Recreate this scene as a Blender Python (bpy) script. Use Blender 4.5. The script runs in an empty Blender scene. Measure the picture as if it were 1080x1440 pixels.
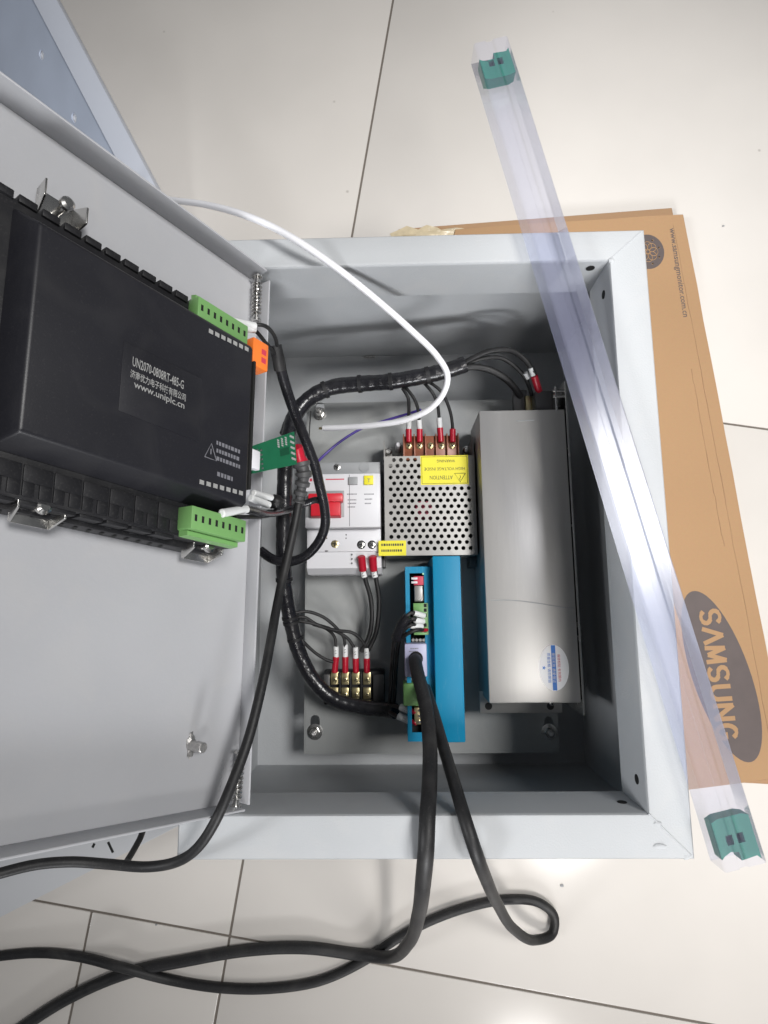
import bpy, bmesh, math, random
from mathutils import Vector, Matrix
random.seed(7)
SC = bpy.context.scene
COL = SC.collection
K = 0.001                                   # everything below is in millimetres; meshes are built in metres

# ------------------------------------------------------------------ camera
CAM = Vector((131.83, 149.68, 369.57)); FPX = 838.5
cam = bpy.data.cameras.new('camera'); camo = bpy.data.objects.new('camera', cam); COL.objects.link(camo)
camo.location = CAM * K; camo.rotation_euler = (0.1452, 0.0235, -0.011)
cam.sensor_fit = 'VERTICAL'; cam.sensor_height = 36; cam.lens = 36 * FPX / 1440
cam.clip_start = 0.005; cam.clip_end = 50
SC.camera = camo
SC.view_settings.view_transform = 'Standard'; SC.view_settings.look = 'None'
SC.view_settings.gamma = 1; SC.view_settings.exposure = 0.2; SC.view_settings.use_curve_mapping = False
# ------------------------------------------------------------------ world and lamps (an indoor room under ceiling lights)
w = bpy.data.worlds.new('World'); SC.world = w; w.use_nodes = True
w.node_tree.nodes['Background'].inputs[0].default_value = (0.90, 0.94, 1.0, 1)
w.node_tree.nodes['Background'].inputs[1].default_value = 0.10
def area(name, loc, target, size, size_y, power, col, spread=180):
    l = bpy.data.lights.new(name, 'AREA'); l.shape = 'RECTANGLE'; l.size = size; l.size_y = size_y; l.energy = power; l.color = col; l.spread = math.radians(spread)
    o = bpy.data.objects.new(name, l); COL.objects.link(o); o.location = loc
    o.rotation_euler = (Vector(target) - Vector(loc)).to_track_quat('-Z', 'Y').to_euler()
area('ceiling_panel_light', (0.98, 0.50, 1.56), (0.26, 0.44, -0.1), 0.5, 0.5, 3.25, (1.0, 0.985, 0.965), 54)
area('ceiling_tube_light', (0.80, -1.15, 2.0), (0.52, -0.14, -0.2), 0.4, 0.8, 1.5, (1.0, 0.97, 0.94), 30)
area('low_fill_light', (0.55, -2.25, 0.95), (0.19, 0.50, -0.04), 0.9, 0.5, 1.35, (0.98, 0.985, 1.0), 23)  # unseen fill lamp, added to brighten the flanges and upper inner wall
area('left_fill_light', (-1.7, -0.1, 1.35), (0.29, 0.26, 0.0), 0.5, 0.5, 0.75, (0.98, 0.985, 1.0), 26)  # added fill from the left for the right flange, beam kept to the cabinet

ROT = Matrix(camo.rotation_euler.to_matrix())
def un(u, v, z):
    """the point at height z (mm) seen at photograph pixel (u, v)"""
    d = ROT @ Vector(((u - 540) / FPX, (720 - v) / FPX, -1.0))
    return CAM + d * ((z - CAM.z) / d.z)
# the open door is a tilted plane: s runs from the hinge to the free edge, t up the hinge, n out of its inner face
DS = Vector((-.5378, .1188, .7777)); DT = Vector((.0191, .953, 0)); DN = Vector((.78385, 0, .54202))
DO = Vector((42.89, 29.91, 6.89)); DM = Matrix((DS, DT, DN)).transposed(); DMI = DM.inverted()
def D(s, t, n): return DO + DM @ Vector((s, t, n))
def DF(x, y, z): return D(-x, y, z)         # right-handed frame on the door: x towards the hinge
def ud(u, v, n):
    d = DMI @ (ROT @ Vector(((u - 540) / FPX, (720 - v) / FPX, -1.0))); o = DMI @ (CAM - DO)
    k = (n - o.z) / d.z
    return o + d * k
def udw(u, v, n): return D(*ud(u, v, n))

# ------------------------------------------------------------------ materials
def mat(name, col, rough=0.5, metal=0.0, noise=0.0, nscale=60, bump=0.0, bscale=300, spec=0.5, rvar=0.0, coat=0.0, stretch=None, dust=0.0, dscale=900):
    m = bpy.data.materials.new(name); m.use_nodes = True
    nt = m.node_tree; b = nt.nodes['Principled BSDF']
    b.inputs['Base Color'].default_value = (*col, 1); b.inputs['Roughness'].default_value = rough; b.inputs['Metallic'].default_value = metal
    b.inputs['Specular IOR Level'].default_value = spec; b.inputs['Coat Weight'].default_value = coat
    tc = nt.nodes.new('ShaderNodeTexCoord'); src = tc.outputs['Object']
    if stretch:
        mp = nt.nodes.new('ShaderNodeMapping'); mp.inputs['Scale'].default_value = stretch
        nt.links.new(src, mp.inputs[0]); src = mp.outputs[0]
    if noise or rvar:
        n = nt.nodes.new('ShaderNodeTexNoise'); n.inputs['Scale'].default_value = nscale; n.inputs['Detail'].default_value = 5
        nt.links.new(src, n.inputs['Vector'])
        if noise:
            mx = nt.nodes.new('ShaderNodeMix'); mx.data_type = 'RGBA'
            mx.inputs['A'].default_value = (*[max(0, c * (1 - noise)) for c in col], 1); mx.inputs['B'].default_value = (*[min(1, c * (1 + noise)) for c in col], 1)
            nt.links.new(n.outputs[0], mx.inputs['Factor']); nt.links.new(mx.outputs['Result'], b.inputs['Base Color'])
        if rvar:
            mr = nt.nodes.new('ShaderNodeMapRange'); mr.inputs['To Min'].default_value = max(0.02, rough - rvar); mr.inputs['To Max'].default_value = rough + rvar
            nt.links.new(n.outputs[0], mr.inputs[0]); nt.links.new(mr.outputs[0], b.inputs['Roughness'])
    if dust:                                  # fine settled dust and pale scuffs
        dn = nt.nodes.new('ShaderNodeTexNoise'); dn.inputs['Scale'].default_value = dscale; dn.inputs['Detail'].default_value = 2
        sn = nt.nodes.new('ShaderNodeTexNoise'); sn.inputs['Scale'].default_value = 28; sn.inputs['Detail'].default_value = 6; sn.inputs['Distortion'].default_value = 1.2
        r1 = nt.nodes.new('ShaderNodeMapRange'); r1.inputs['From Min'].default_value = .60; r1.inputs['From Max'].default_value = .72
        r2 = nt.nodes.new('ShaderNodeMapRange'); r2.inputs['From Min'].default_value = .50; r2.inputs['From Max'].default_value = .74
        ml = nt.nodes.new('ShaderNodeMath'); ml.operation = 'MAXIMUM'; m2 = nt.nodes.new('ShaderNodeMath'); m2.operation = 'MULTIPLY'; m2.inputs[1].default_value = dust
        md = nt.nodes.new('ShaderNodeMix'); md.data_type = 'RGBA'; md.inputs['B'].default_value = (.55, .53, .50, 1); md.inputs['A'].default_value = (*col, 1)
        nt.links.new(src, dn.inputs['Vector']); nt.links.new(src, sn.inputs['Vector']); nt.links.new(dn.outputs[0], r1.inputs[0]); nt.links.new(sn.outputs[0], r2.inputs[0])
        nt.links.new(r1.outputs[0], ml.inputs[0]); nt.links.new(r2.outputs[0], ml.inputs[1]); nt.links.new(ml.outputs[0], m2.inputs[0]); nt.links.new(m2.outputs[0], md.inputs['Factor'])
        if b.inputs['Base Color'].links: nt.links.new(b.inputs['Base Color'].links[0].from_socket, md.inputs['A'])
        nt.links.new(md.outputs['Result'], b.inputs['Base Color'])
    if bump:
        n2 = nt.nodes.new('ShaderNodeTexNoise'); n2.inputs['Scale'].default_value = bscale; n2.inputs['Detail'].default_value = 3
        bp = nt.nodes.new('ShaderNodeBump'); bp.inputs['Strength'].default_value = bump; bp.inputs['Distance'].default_value = 0.001
        nt.links.new(src, n2.inputs['Vector']); nt.links.new(n2.outputs[0], bp.inputs['Height']); nt.links.new(bp.outputs[0], b.inputs['Normal'])
    return m
M = {}
M['paint'] = mat('grey_paint', (.425, .44, .455), .56, spec=.32, noise=.09, nscale=14, bump=.16, bscale=900, rvar=.08, dust=0.16)
M['doorpaint'] = mat('door_paint', (.44, .445, .465), .5, spec=.35, noise=.12, nscale=9, bump=.07, bscale=350, rvar=.1, dust=0.14)
M['plate'] = mat('zinc_plate', (.31, .32, .32), .45, .25, noise=.10, nscale=14, bump=.05, bscale=200, rvar=.1, dust=0.15)
M['weld'] = mat('weld_metal', (.50, .49, .48), .35, .8, noise=.4, nscale=400, bump=.6, bscale=900)
M['steel'] = mat('bright_steel', (.62, .61, .59), .25, 1, noise=.1, nscale=120, rvar=.08)
M['brushed'] = mat('satin_steel', (.37, .362, .352), .40, .40, noise=.05, nscale=30, bump=.04, bscale=400, rvar=.06, stretch=(1, .08, 1), dust=0.12)
M['aluminium'] = mat('dull_aluminium', (.34, .333, .322), .42, .7, noise=.06, nscale=60, rvar=.08)
M['brass'] = mat('brass', (.62, .53, .30), .3, .9, noise=.25, nscale=300)
M['copper'] = mat('copper_terminal', (.25, .085, .045), .35, .1, noise=.3, nscale=200)
M['black'] = mat('black_plastic', (.013, .013, .015), .5, spec=.35, noise=.25, nscale=90, bump=.08, bscale=1200, dust=0.03)
M['cover'] = mat('black_cover', (.014, .014, .018), .42, spec=.4, noise=.2, nscale=20, bump=.05, bscale=1500, rvar=.06, dust=0.014)
M['recess'] = mat('dark_recess', (.005, .005, .005), .8)
M['rubber'] = mat('black_cable_jacket', (.013, .013, .014), .52, spec=.4, noise=.3, nscale=150, bump=.10, bscale=700, dust=0.04)
M['tape'] = mat('black_vinyl_wrap', (.012, .012, .015), .26, noise=.3, nscale=120, bump=.2, bscale=500, dust=0.02)
M['whitecable'] = mat('white_cable_jacket', (.74, .74, .77), .42, noise=.05, nscale=90)
M['purple'] = mat('violet_wire', (.06, .035, .24), .4)
M['white'] = mat('white_plastic', (.66, .66, .69), .42, noise=.02, nscale=60, dust=0.1)
M['paper'] = mat('white_sticker', (.88, .88, .90), .4)
M['sleeve'] = mat('white_sleeve', (.72, .73, .73), .45, noise=.06, nscale=300)
M['red'] = mat('red_plastic', (.62, .018, .035), .35, noise=.08, nscale=90)
M['redboot'] = mat('red_insulator', (.42, .010, .028), .3, noise=.15, nscale=300)
M['green'] = mat('green_terminal', (.17, .36, .12), .42, noise=.07, nscale=120)
M['orange'] = mat('orange_plastic', (.86, .20, .03), .42, noise=.05, nscale=100)
M['pcb'] = mat('green_circuit_board', (.008, .11, .05), .33, noise=.2, nscale=120)
M['pcbdark'] = mat('dark_green_mask', (.005, .06, .028), .33)
M['yellow'] = mat('yellow_label', (.80, .72, .03), .5, noise=.04, nscale=80)
M['ink'] = mat('black_ink', (.03, .03, .03), .6)
M['greyink'] = mat('grey_print', (.17, .17, .19), .6)
M['whiteink'] = mat('white_print', (.30, .30, .295), .55)
M['brownink'] = mat('brown_ink', (.085, .065, .062), .62, noise=.15, nscale=90)
M['blue'] = mat('blue_anodised', (.001, .225, .41), .5, .0, spec=.3, noise=.05, nscale=50, bump=.03, bscale=500, stretch=(1, .1, 1), dust=0.05)
M['lavender'] = mat('pale_plug', (.40, .40, .56), .4, noise=.04, nscale=90)
M['blueprint'] = mat('blue_print', (.05, .20, .62), .5)
M['redprint'] = mat('red_print', (.55, .04, .08), .5)
M['darkgrey'] = mat('dark_grey_plastic', (.06, .06, .062), .45, noise=.1, nscale=100)
M['grey'] = mat('mid_grey_plastic', (.30, .31, .32), .45, noise=.06, nscale=100)
M['pink'] = mat('transformer_tape', (.62, .10, .17), .4)
M['plug'] = mat('teal_rubber_plug', (.006, .17, .11), .42, noise=.1, nscale=100)
M['channel'] = mat('galvanised_channel', (.50, .56, .68), .45, .1, noise=.10, nscale=22, rvar=.1)
M['palechannel'] = mat('pale_galvanised', (.50, .53, .60), .5, noise=.06, nscale=12)
M['sheet'] = mat('pale_grey_sheet', (.52, .53, .55), .5, noise=.05, nscale=12)
M['grout'] = mat('grout', (.16, .14, .12), .9)
M['film'] = mat('crumpled_film', (.52, .44, .30), .3, noise=.3, nscale=120, bump=.5, bscale=120)
M['lead'] = mat('led_green', (.55, .9, .55), .3)

# floor tiles: cream glazed porcelain with faint clouding and specks
def tile_material():
    m = mat('cream_tile', (.64, .61, .575), .16, noise=.10, nscale=6, rvar=.08, spec=.5)
    nt = m.node_tree; b = nt.nodes['Principled BSDF']
    tc = [n for n in nt.nodes if n.type == 'TEX_COORD'][0]
    v = nt.nodes.new('ShaderNodeTexVoronoi'); v.inputs['Scale'].default_value = 16
    r = nt.nodes.new('ShaderNodeValToRGB'); r.color_ramp.elements[0].position = .012; r.color_ramp.elements[0].color = (.45, .42, .40, 1); r.color_ramp.elements[1].position = .035; r.color_ramp.elements[1].color = (1, 1, 1, 1)
    mu = nt.nodes.new('ShaderNodeMix'); mu.data_type = 'RGBA'; mu.blend_type = 'MULTIPLY'; mu.inputs['Factor'].default_value = .55
    src = b.inputs['Base Color'].links[0].from_socket
    nt.links.new(tc.outputs['Object'], v.inputs['Vector']); nt.links.new(v.outputs['Distance'], r.inputs[0])
    nt.links.new(src, mu.inputs['A']); nt.links.new(r.outputs[0], mu.inputs['B']); nt.links.new(mu.outputs['Result'], b.inputs['Base Color'])
    return m
M['tile'] = tile_material()
def card_material(name, col):
    m = mat(name, col, .78, noise=.07, nscale=9, bump=.12, bscale=260, spec=.25)
    nt = m.node_tree; b = nt.nodes['Principled BSDF']; tc = [n for n in nt.nodes if n.type == 'TEX_COORD'][0]
    wv = nt.nodes.new('ShaderNodeTexNoise'); wv.inputs['Scale'].default_value = 420; wv.inputs['Detail'].default_value = 4
    mu = nt.nodes.new('ShaderNodeMix'); mu.data_type = 'RGBA'; mu.blend_type = 'MULTIPLY'; mu.inputs['Factor'].default_value = .10
    src = b.inputs['Base Color'].links[0].from_socket
    nt.links.new(tc.outputs['Object'], wv.inputs['Vector'])
    nt.links.new(src, mu.inputs['A']); nt.links.new(wv.outputs['Color'], mu.inputs['B']); nt.links.new(mu.outputs['Result'], b.inputs['Base Color'])
    return m
M['card'] = card_material('brown_cardboard', (.385, .238, .128)); M['card2'] = card_material('brown_cardboard_back', (.36, .225, .128))
def clear_material():
    m = bpy.data.materials.new('clear_pvc'); m.use_nodes = True; nt = m.node_tree
    for n in list(nt.nodes):
        if n.type != 'OUTPUT_MATERIAL': nt.nodes.remove(n)
    out = nt.nodes[0]
    tr = nt.nodes.new('ShaderNodeBsdfTransparent'); tr.inputs[0].default_value = (.93, .94, .97, 1)
    df = nt.nodes.new('ShaderNodeBsdfDiffuse'); df.inputs[0].default_value = (.62, .64, .90, 1)
    gl = nt.nodes.new('ShaderNodeBsdfGlossy'); gl.inputs['Roughness'].default_value = .2; gl.inputs[0].default_value = (1, 1, 1, 1)
    m1 = nt.nodes.new('ShaderNodeMixShader'); m1.inputs[0].default_value = .085
    m2 = nt.nodes.new('ShaderNodeMixShader'); fr = nt.nodes.new('ShaderNodeFresnel'); fr.inputs[0].default_value = 1.42
    ad = nt.nodes.new('ShaderNodeMath'); ad.operation = 'MULTIPLY_ADD'; ad.inputs[1].default_value = .7; ad.inputs[2].default_value = .0
    nt.links.new(tr.outputs[0], m1.inputs[1]); nt.links.new(df.outputs[0], m1.inputs[2])
    nt.links.new(m1.outputs[0], m2.inputs[1]); nt.links.new(gl.outputs[0], m2.inputs[2])
    nt.links.new(fr.outputs[0], ad.inputs[0]); nt.links.new(ad.outputs[0], m2.inputs[0])
    nt.links.new(m2.outputs[0], out.inputs[0])
    return m
M['clear'] = clear_material()

# ------------------------------------------------------------------ building helpers
def ident(x, y, z): return Vector((x, y, z))
def catmull(pts, step):
    """smooth curve through pts (mm), resampled about every step mm"""
    P = [Vector(p) for p in pts]; P = [P[0] * 2 - P[1]] + P + [P[-1] * 2 - P[-2]]
    out = []
    for i in range(1, len(P) - 2):
        a, b, c, d = P[i - 1:i + 3]
        t0 = 0; t1 = t0 + max(1e-6, (b - a).length) ** .5; t2 = t1 + max(1e-6, (c - b).length) ** .5; t3 = t2 + max(1e-6, (d - c).length) ** .5
        n = max(2, int((c - b).length / step))
        for k in range(n):
            t = t1 + (t2 - t1) * k / n
            A1 = a * ((t1 - t) / (t1 - t0)) + b * ((t - t0) / (t1 - t0)); A2 = b * ((t2 - t) / (t2 - t1)) + c * ((t - t1) / (t2 - t1)); A3 = c * ((t3 - t) / (t3 - t2)) + d * ((t - t2) / (t3 - t2))
            B1 = A1 * ((t2 - t) / (t2 - t0)) + A2 * ((t - t0) / (t2 - t0)); B2 = A2 * ((t3 - t) / (t3 - t1)) + A3 * ((t - t1) / (t3 - t1))
            out.append(B1 * ((t2 - t) / (t2 - t1)) + B2 * ((t - t1) / (t2 - t1)))
    out.append(P[-2]); return out

class MB:
    def __init__(self): self.bm = bmesh.new()
    def poly(self, pts, faces):
        vs = [self.bm.verts.new(p) for p in pts]
        for f in faces:
            try: self.bm.faces.new([vs[i] for i in f])
            except ValueError: pass
        return self
    def box(self, x0, x1, y0, y1, z0, z1, F=ident, bev=0.0, seg=2):
        tmp = bmesh.new()
        pts = [(x, y, z) for z in (z0, z1) for y in (y0, y1) for x in (x0, x1)]
        vs = [tmp.verts.new(p) for p in pts]
        for f in ((0, 2, 3, 1), (4, 5, 7, 6), (0, 1, 5, 4), (2, 6, 7, 3), (0, 4, 6, 2), (1, 3, 7, 5)): tmp.faces.new([vs[i] for i in f])
        if bev: bmesh.ops.bevel(tmp, geom=list(tmp.edges), offset=bev, segments=seg, affect='EDGES', profile=.5)
        self.merge(tmp, F); return self
    def merge(self, tmp, F=ident):
        tmp.verts.index_update(); vs = [self.bm.verts.new(F(*v.co)) for v in tmp.verts]
        for f in tmp.faces: self.bm.faces.new([vs[v.index] for v in f.verts])
        tmp.free()
    def frustum(self, a, za, b, zb, F=ident, bev=0.0):
        """a, b = (x0, x1, y0, y1) at heights za < zb"""
        tmp = bmesh.new()
        pts = [(x, y, z) for (q, z) in ((a, za), (b, zb)) for y in q[2:] for x in q[:2]]
        vs = [tmp.verts.new(p) for p in pts]
        for f in ((0, 2, 3, 1), (4, 5, 7, 6), (0, 1, 5, 4), (2, 6, 7, 3), (0, 4, 6, 2), (1, 3, 7, 5)): tmp.faces.new([vs[i] for i in f])
        if bev: bmesh.ops.bevel(tmp, geom=list(tmp.edges), offset=bev, segments=3, affect='EDGES', profile=.5)
        self.merge(tmp, F); return self
    def prism(self, outline, z0, z1, F=ident):
        n = len(outline)
        self.poly([F(x, y, z0) for x, y in outline] + [F(x, y, z1) for x, y in outline],
                  [tuple(range(n))[::-1], tuple(range(n, 2 * n))] + [(i, (i + 1) % n, n + (i + 1) % n, n + i) for i in range(n)])
        return self
    def tube(self, pts, r, n=10, caps=True):
        """r: number or function of the index"""
        pts = [Vector(p) for p in pts]; rings = []
        t = (pts[1] - pts[0]).normalized(); up = Vector((0, 0, 1)) if abs(t.z) < .9 else Vector((1, 0, 0))
        u = t.cross(up).normalized()
        for i, p in enumerate(pts):
            t2 = (pts[min(i + 1, len(pts) - 1)] - pts[max(i - 1, 0)]).normalized()
            u = (u - t2 * u.dot(t2)).normalized(); v = t2.cross(u)
            rr = r(i) if callable(r) else r
            rings.append([self.bm.verts.new(p + (u * math.cos(2 * math.pi * k / n) + v * math.sin(2 * math.pi * k / n)) * rr) for k in range(n)])
        for a, b in zip(rings, rings[1:]):
            for k in range(n): self.bm.faces.new((a[k], a[(k + 1) % n], b[(k + 1) % n], b[k]))
        if caps: self.bm.faces.new(rings[0][::-1]); self.bm.faces.new(rings[-1])
        return self
    def cyl(self, p0, p1, r0, r1=None, n=16):
        r1 = r0 if r1 is None else r1; p0 = Vector(p0); p1 = Vector(p1)
        return self.tube([p0, p1], lambda i: (r0, r1)[i], n)
    def lathe(self, base, axis, prof, n=20):
        """prof: [(distance along axis, radius)]"""
        base = Vector(base); axis = Vector(axis).normalized()
        up = Vector((0, 0, 1)) if abs(axis.z) < .9 else Vector((0, 1, 0)); u = axis.cross(up).normalized(); v = axis.cross(u)
        rings = [[self.bm.verts.new(base + axis * h + (u * math.cos(2 * math.pi * k / n) + v * math.sin(2 * math.pi * k / n)) * max(r, .01)) for k in range(n)] for h, r in prof]
        for a, b in zip(rings, rings[1:]):
            for k in range(n): self.bm.faces.new((a[k], a[(k + 1) % n], b[(k + 1) % n], b[k]))
        self.bm.faces.new(rings[0][::-1]); self.bm.faces.new(rings[-1]); return self
    def build(self, name, m, parent=None, origin=None, angle=35):
        bm = self.bm
        bmesh.ops.recalc_face_normals(bm, faces=list(bm.faces))
        o0 = Vector(origin) if origin is not None else (WORLD[parent.name] if parent is not None else Vector((0, 0, 0)))
        for v in bm.verts: v.co = (v.co - o0) * K
        for f in bm.faces: f.smooth = True
        for e in bm.edges:
            if len(e.link_faces) == 2 and e.calc_face_angle(0) > math.radians(angle): e.smooth = False
        me = bpy.data.meshes.new(name); bm.to_mesh(me); bm.free(); me.materials.append(M[m])
        return link(me, name, parent, o0)
WORLD = {}
def link(me, name, parent, o0):
    o = bpy.data.objects.new(name, me); COL.objects.link(o)
    if parent is not None: o.parent = parent; o.location = (o0 - WORLD[parent.name]) * K
    else: o.location = o0 * K
    WORLD[o.name] = Vector(o0); return o
def tag(o, label=None, cat=None, group=None, kind=None):
    for k, v in (('label', label), ('category', cat), ('group', group), ('kind', kind)):
        if v: o[k] = v
    return o
def thing(name, label, cat, base, group=None):
    o = bpy.data.objects.new(name, None); COL.objects.link(o); o.location = Vector(base) * K; o.empty_display_size = .01
    WORLD[o.name] = Vector(base); return tag(o, label, cat, group)
def clone(o, off, parent=None, label=None):
    """copy of one object shifted by off (mm), sharing its mesh; children copied too"""
    c = o.copy(); COL.objects.link(c); par = parent if parent is not None else o.parent
    c.parent = par; w = WORLD[o.name] + Vector(off); WORLD[c.name] = w
    c.location = (w - (WORLD[par.name] if par is not None else Vector((0, 0, 0)))) * K
    if label: c['label'] = label
    for ch in list(o.children): clone(ch, off, c)
    return c
def plate_with_holes(outer, holes, z0, z1, name, m, parent, F=ident):
    cu = bpy.data.curves.new(name, 'CURVE'); cu.dimensions = '2D'; cu.fill_mode = 'BOTH'; cu.extrude = .5
    for pts in [outer] + holes:
        s = cu.splines.new('POLY'); s.points.add(len(pts) - 1); s.use_cyclic_u = True
        for p, (x, y) in zip(s.points, pts): p.co = (x, y, 0, 1)
    me = from_curve(cu, name); b = MB(); t = bmesh.new(); t.from_mesh(me); bpy.data.meshes.remove(me)
    bmesh.ops.remove_doubles(t, verts=list(t.verts), dist=1e-4)
    b.merge(t, lambda x, y, z: F(x, y, z0 + (z + .5) * (z1 - z0)))
    return b.build(name, m, parent)
def from_curve(cu, name):
    o = bpy.data.objects.new(name + '_tmp', cu); COL.objects.link(o)
    dg = bpy.context.evaluated_depsgraph_get(); dg.update()
    me = bpy.data.meshes.new_from_object(o.evaluated_get(dg)); bpy.data.objects.remove(o); bpy.data.curves.remove(cu)
    return me
def circle(x, y, r, n=12, ph=0.0): return [(x + r * math.cos(2 * math.pi * k / n + ph), y + r * math.sin(2 * math.pi * k / n + ph)) for k in range(n)]
def lettering(lines, origin, ux, uy, size, m, parent, name='lettering', width=None, space=1.35, align='LEFT', bold=0.0, lift=.06):
    """flat print: text lines on the plane (origin, ux, uy); width squeezes the longest line to that many mm"""
    cu = bpy.data.curves.new('text', 'FONT'); cu.body = '\n'.join(lines); cu.size = size; cu.space_line = space / 1.0; cu.align_x = align
    cu.resolution_u = 2; cu.fill_mode = 'FRONT'; cu.offset = bold
    me = from_curve(cu, 'text')
    xs = [v.co.x for v in me.vertices]
    if not xs: return None
    sx = width / (max(xs) - min(xs)) if width else 1
    nrm = Vector(ux).cross(Vector(uy)).normalized(); o = Vector(origin); b = MB(); t = bmesh.new(); t.from_mesh(me); bpy.data.meshes.remove(me)
    x0 = min(xs) if align == 'LEFT' else 0
    b.merge(t, lambda x, y, z: o + Vector(ux) * ((x - x0) * sx) + Vector(uy) * y + nrm * lift)
    ob = b.build(name, m, parent); return ob
def dashes(rows, parent, m, F=ident, z=0, name='fine_print'):
    """small illegible print as thin marks: rows of (x0, x1, y, height)"""
    b = MB()
    for x0, x1, y, h in rows:
        x = x0
        while x < x1 - .2:
            w_ = random.uniform(.5, .95) * h; b.box(x, min(x + w_, x1), y - h / 2, y + h / 2, z, z + .05, F); x += w_ + .3 * h
    return b.build(name, m, parent)
def screw(name, base, axis, r, h, parent, m='steel', slot=True):
    """pan-head screw with a cross recess"""
    base = Vector(base); axis = Vector(axis).normalized()
    o = MB().lathe(base, axis, [(0, r), (h * .55, r), (h * .85, r * .8), (h, r * .45)], 18).build(name, m, parent)
    if slot:
        up = Vector((0, 1, 0)) if abs(axis.y) < .9 else Vector((1, 0, 0)); u = axis.cross(up).normalized(); v = axis.cross(u)
        a = random.uniform(0, 1.5); c, s = math.cos(a), math.sin(a); u, v = u * c + v * s, v * c - u * s
        F = lambda x, y, z: base + u * x + v * y + axis * z
        b = MB(); b.box(-r * .62, r * .62, -r * .13, r * .13, h * .7, h + .12, F); b.box(-r * .13, r * .13, -r * .62, r * .62, h * .7, h + .16, F)
        b.build('cross_recess', 'recess', o)
    return o
def bolt(base, r, h, parent, name='bolt'):
    base = Vector(base); o = MB().lathe(base, (0, 0, 1), [(0, r * 1.55), (.8, r * 1.55), (1.0, r * 1.3)], 20).build('washer' if name == 'washer' else name, 'steel', parent)
    MB().lathe(base + Vector((0, 0, 1.0)), (0, 0, 1), [(0, r), (h * .7, r), (h, r * .82)], 6).build('hex_nut', 'steel', o)
    MB().lathe(base + Vector((0, 0, 1.0 + h * .6)), (0, 0, 1), [(0, r * .5), (h * .9, r * .5), (h * 1.0, r * .4)], 14).build('thread_end', 'weld', o)
    return o
def path(pts): return [un(*p) for p in pts]
def rect(u, v, z): return un(u, v, z)

# ------------------------------------------------------------------ floor: tiles on a grout bed
FZ = -210.0
floor = MB().box(-2600, 2900, -2600, 2900, FZ - 14, FZ - 1.0).build('floor', 'grout', origin=(0, 0, FZ)); tag(floor, kind='structure')
ang = math.atan2(-.165, 1); fx = Vector((math.cos(ang), math.sin(ang), 0)); fy = Vector((-fx.y, fx.x, 0))
X0 = un(323, 1317, FZ); TS = 538.0; GAP = 2.0             # the joint crossing seen below the cabinet
def tile(i, j, x0=None, x1=None):
    a0 = (i * TS if x0 is None else x0) + GAP / 2; a1 = ((i + 1) * TS if x1 is None else x1) - GAP / 2; b0 = j * TS + GAP / 2; b1 = (j + 1) * TS - GAP / 2
    F = lambda x, y, z: X0 + fx * x + fy * y + Vector((0, 0, z))
    return MB().box(a0, a1, b0, b1, -8, random.uniform(-.15, .15), F, bev=.7, seg=2).build('floor_tile', 'tile', floor)
for i in range(-2, 3):
    for j in range(-2, 3):
        if j == -1 and i == -1: tile(i, j, -128, 0); tile(i, j, -128 - TS, -128)
        elif j == -1 and i == -2: tile(i, j, -128 - 2 * TS, -128 - TS)
        else: tile(i, j)

# ------------------------------------------------------------------ cardboard under the cabinet
def sheet(outline, z0, z1, name, m, label, wav=0.0):
    c = Vector((0, 0, z0)); c.x = sum(p.x for p in outline) / len(outline); c.y = sum(p.y for p in outline) / len(outline)
    b = MB(); b.prism([(p.x, p.y) for p in outline], z0, z1)
    bmesh.ops.bevel(b.bm, geom=[e for e in b.bm.edges], offset=.6, segments=1, affect='EDGES')
    return tag(b.build(name, m, None, c), label, 'cardboard')
cz = -200.4
tr = un(961, 301, cz); br = un(1112, 1092, cz); ed = (br - tr).normalized(); px_ = Vector((-ed.y, ed.x, 0))      # ed runs down the right edge, px_ to the right
if px_.x < 0: px_ = -px_
tl = un(640, 322, cz); bl = un(1035, 1102, cz); bl = br + (bl - br).normalized() * 420
def jag(a, b, n, amp):
    d = b - a; q = Vector((-d.y, d.x, 0)).normalized()
    return [a + d * (k / n) + q * (random.uniform(-amp, amp) if 0 < k < n else 0) for k in range(n)]
card = sheet(jag(tr, br, 14, .5) + jag(br, bl, 8, .6) + [bl] + jag(tl, tr, 6, .5), cz - 4.6, cz, 'cardboard_sheet', 'card', 'top brown cardboard sheet printed with dark oval and round emblem under the cabinet')
tr2 = un(945, 292, cz - 5); tl2 = un(560, 322, cz - 5); br2 = un(1108, 1104, cz - 5); bl2 = un(700, 1106, cz - 5)
sheet([tr2, br2 - Vector((3, 0, 0)), bl2 + Vector((0, 15, 0)), tl2], cz - 9.2, cz - 4.9, 'cardboard_sheet', 'card2', 'lower brown cardboard layer peeking out above and below the printed sheet')
# printing on the card
ec = un(1014, 949, cz); e1 = un(973, 829, cz); e2 = un(1056, 1069, cz); la = (e2 - e1).length / 2; ld = (e2 - e1).normalized(); lp = Vector((-ld.y, ld.x, 0))
if lp.x < 0: lp = -lp
b = MB(); n = 56; sa = 26.5
b.poly([ec + ld * la * math.cos(2 * math.pi * k / n) + lp * sa * math.sin(2 * math.pi * k / n) + Vector((0, 0, .05)) for k in range(n)], [tuple(range(n))]); b.build('oval_emblem', 'brownink', card)
t0 = un(984, 858, cz); t1 = un(1010, 1042, cz); td = (t1 - t0).normalized(); tp = Vector((-td.y, td.x, 0)); tp = tp if tp.x > 0 else -tp
arc = lambda cx_, cy_, rx_, ry_, a0_, a1_, n_=9: [(cx_ + rx_ * math.cos(math.radians(a0_ + (a1_ - a0_) * k / n_)), cy_ + ry_ * math.sin(math.radians(a0_ + (a1_ - a0_) * k / n_))) for k in range(n_ + 1)]
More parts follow.
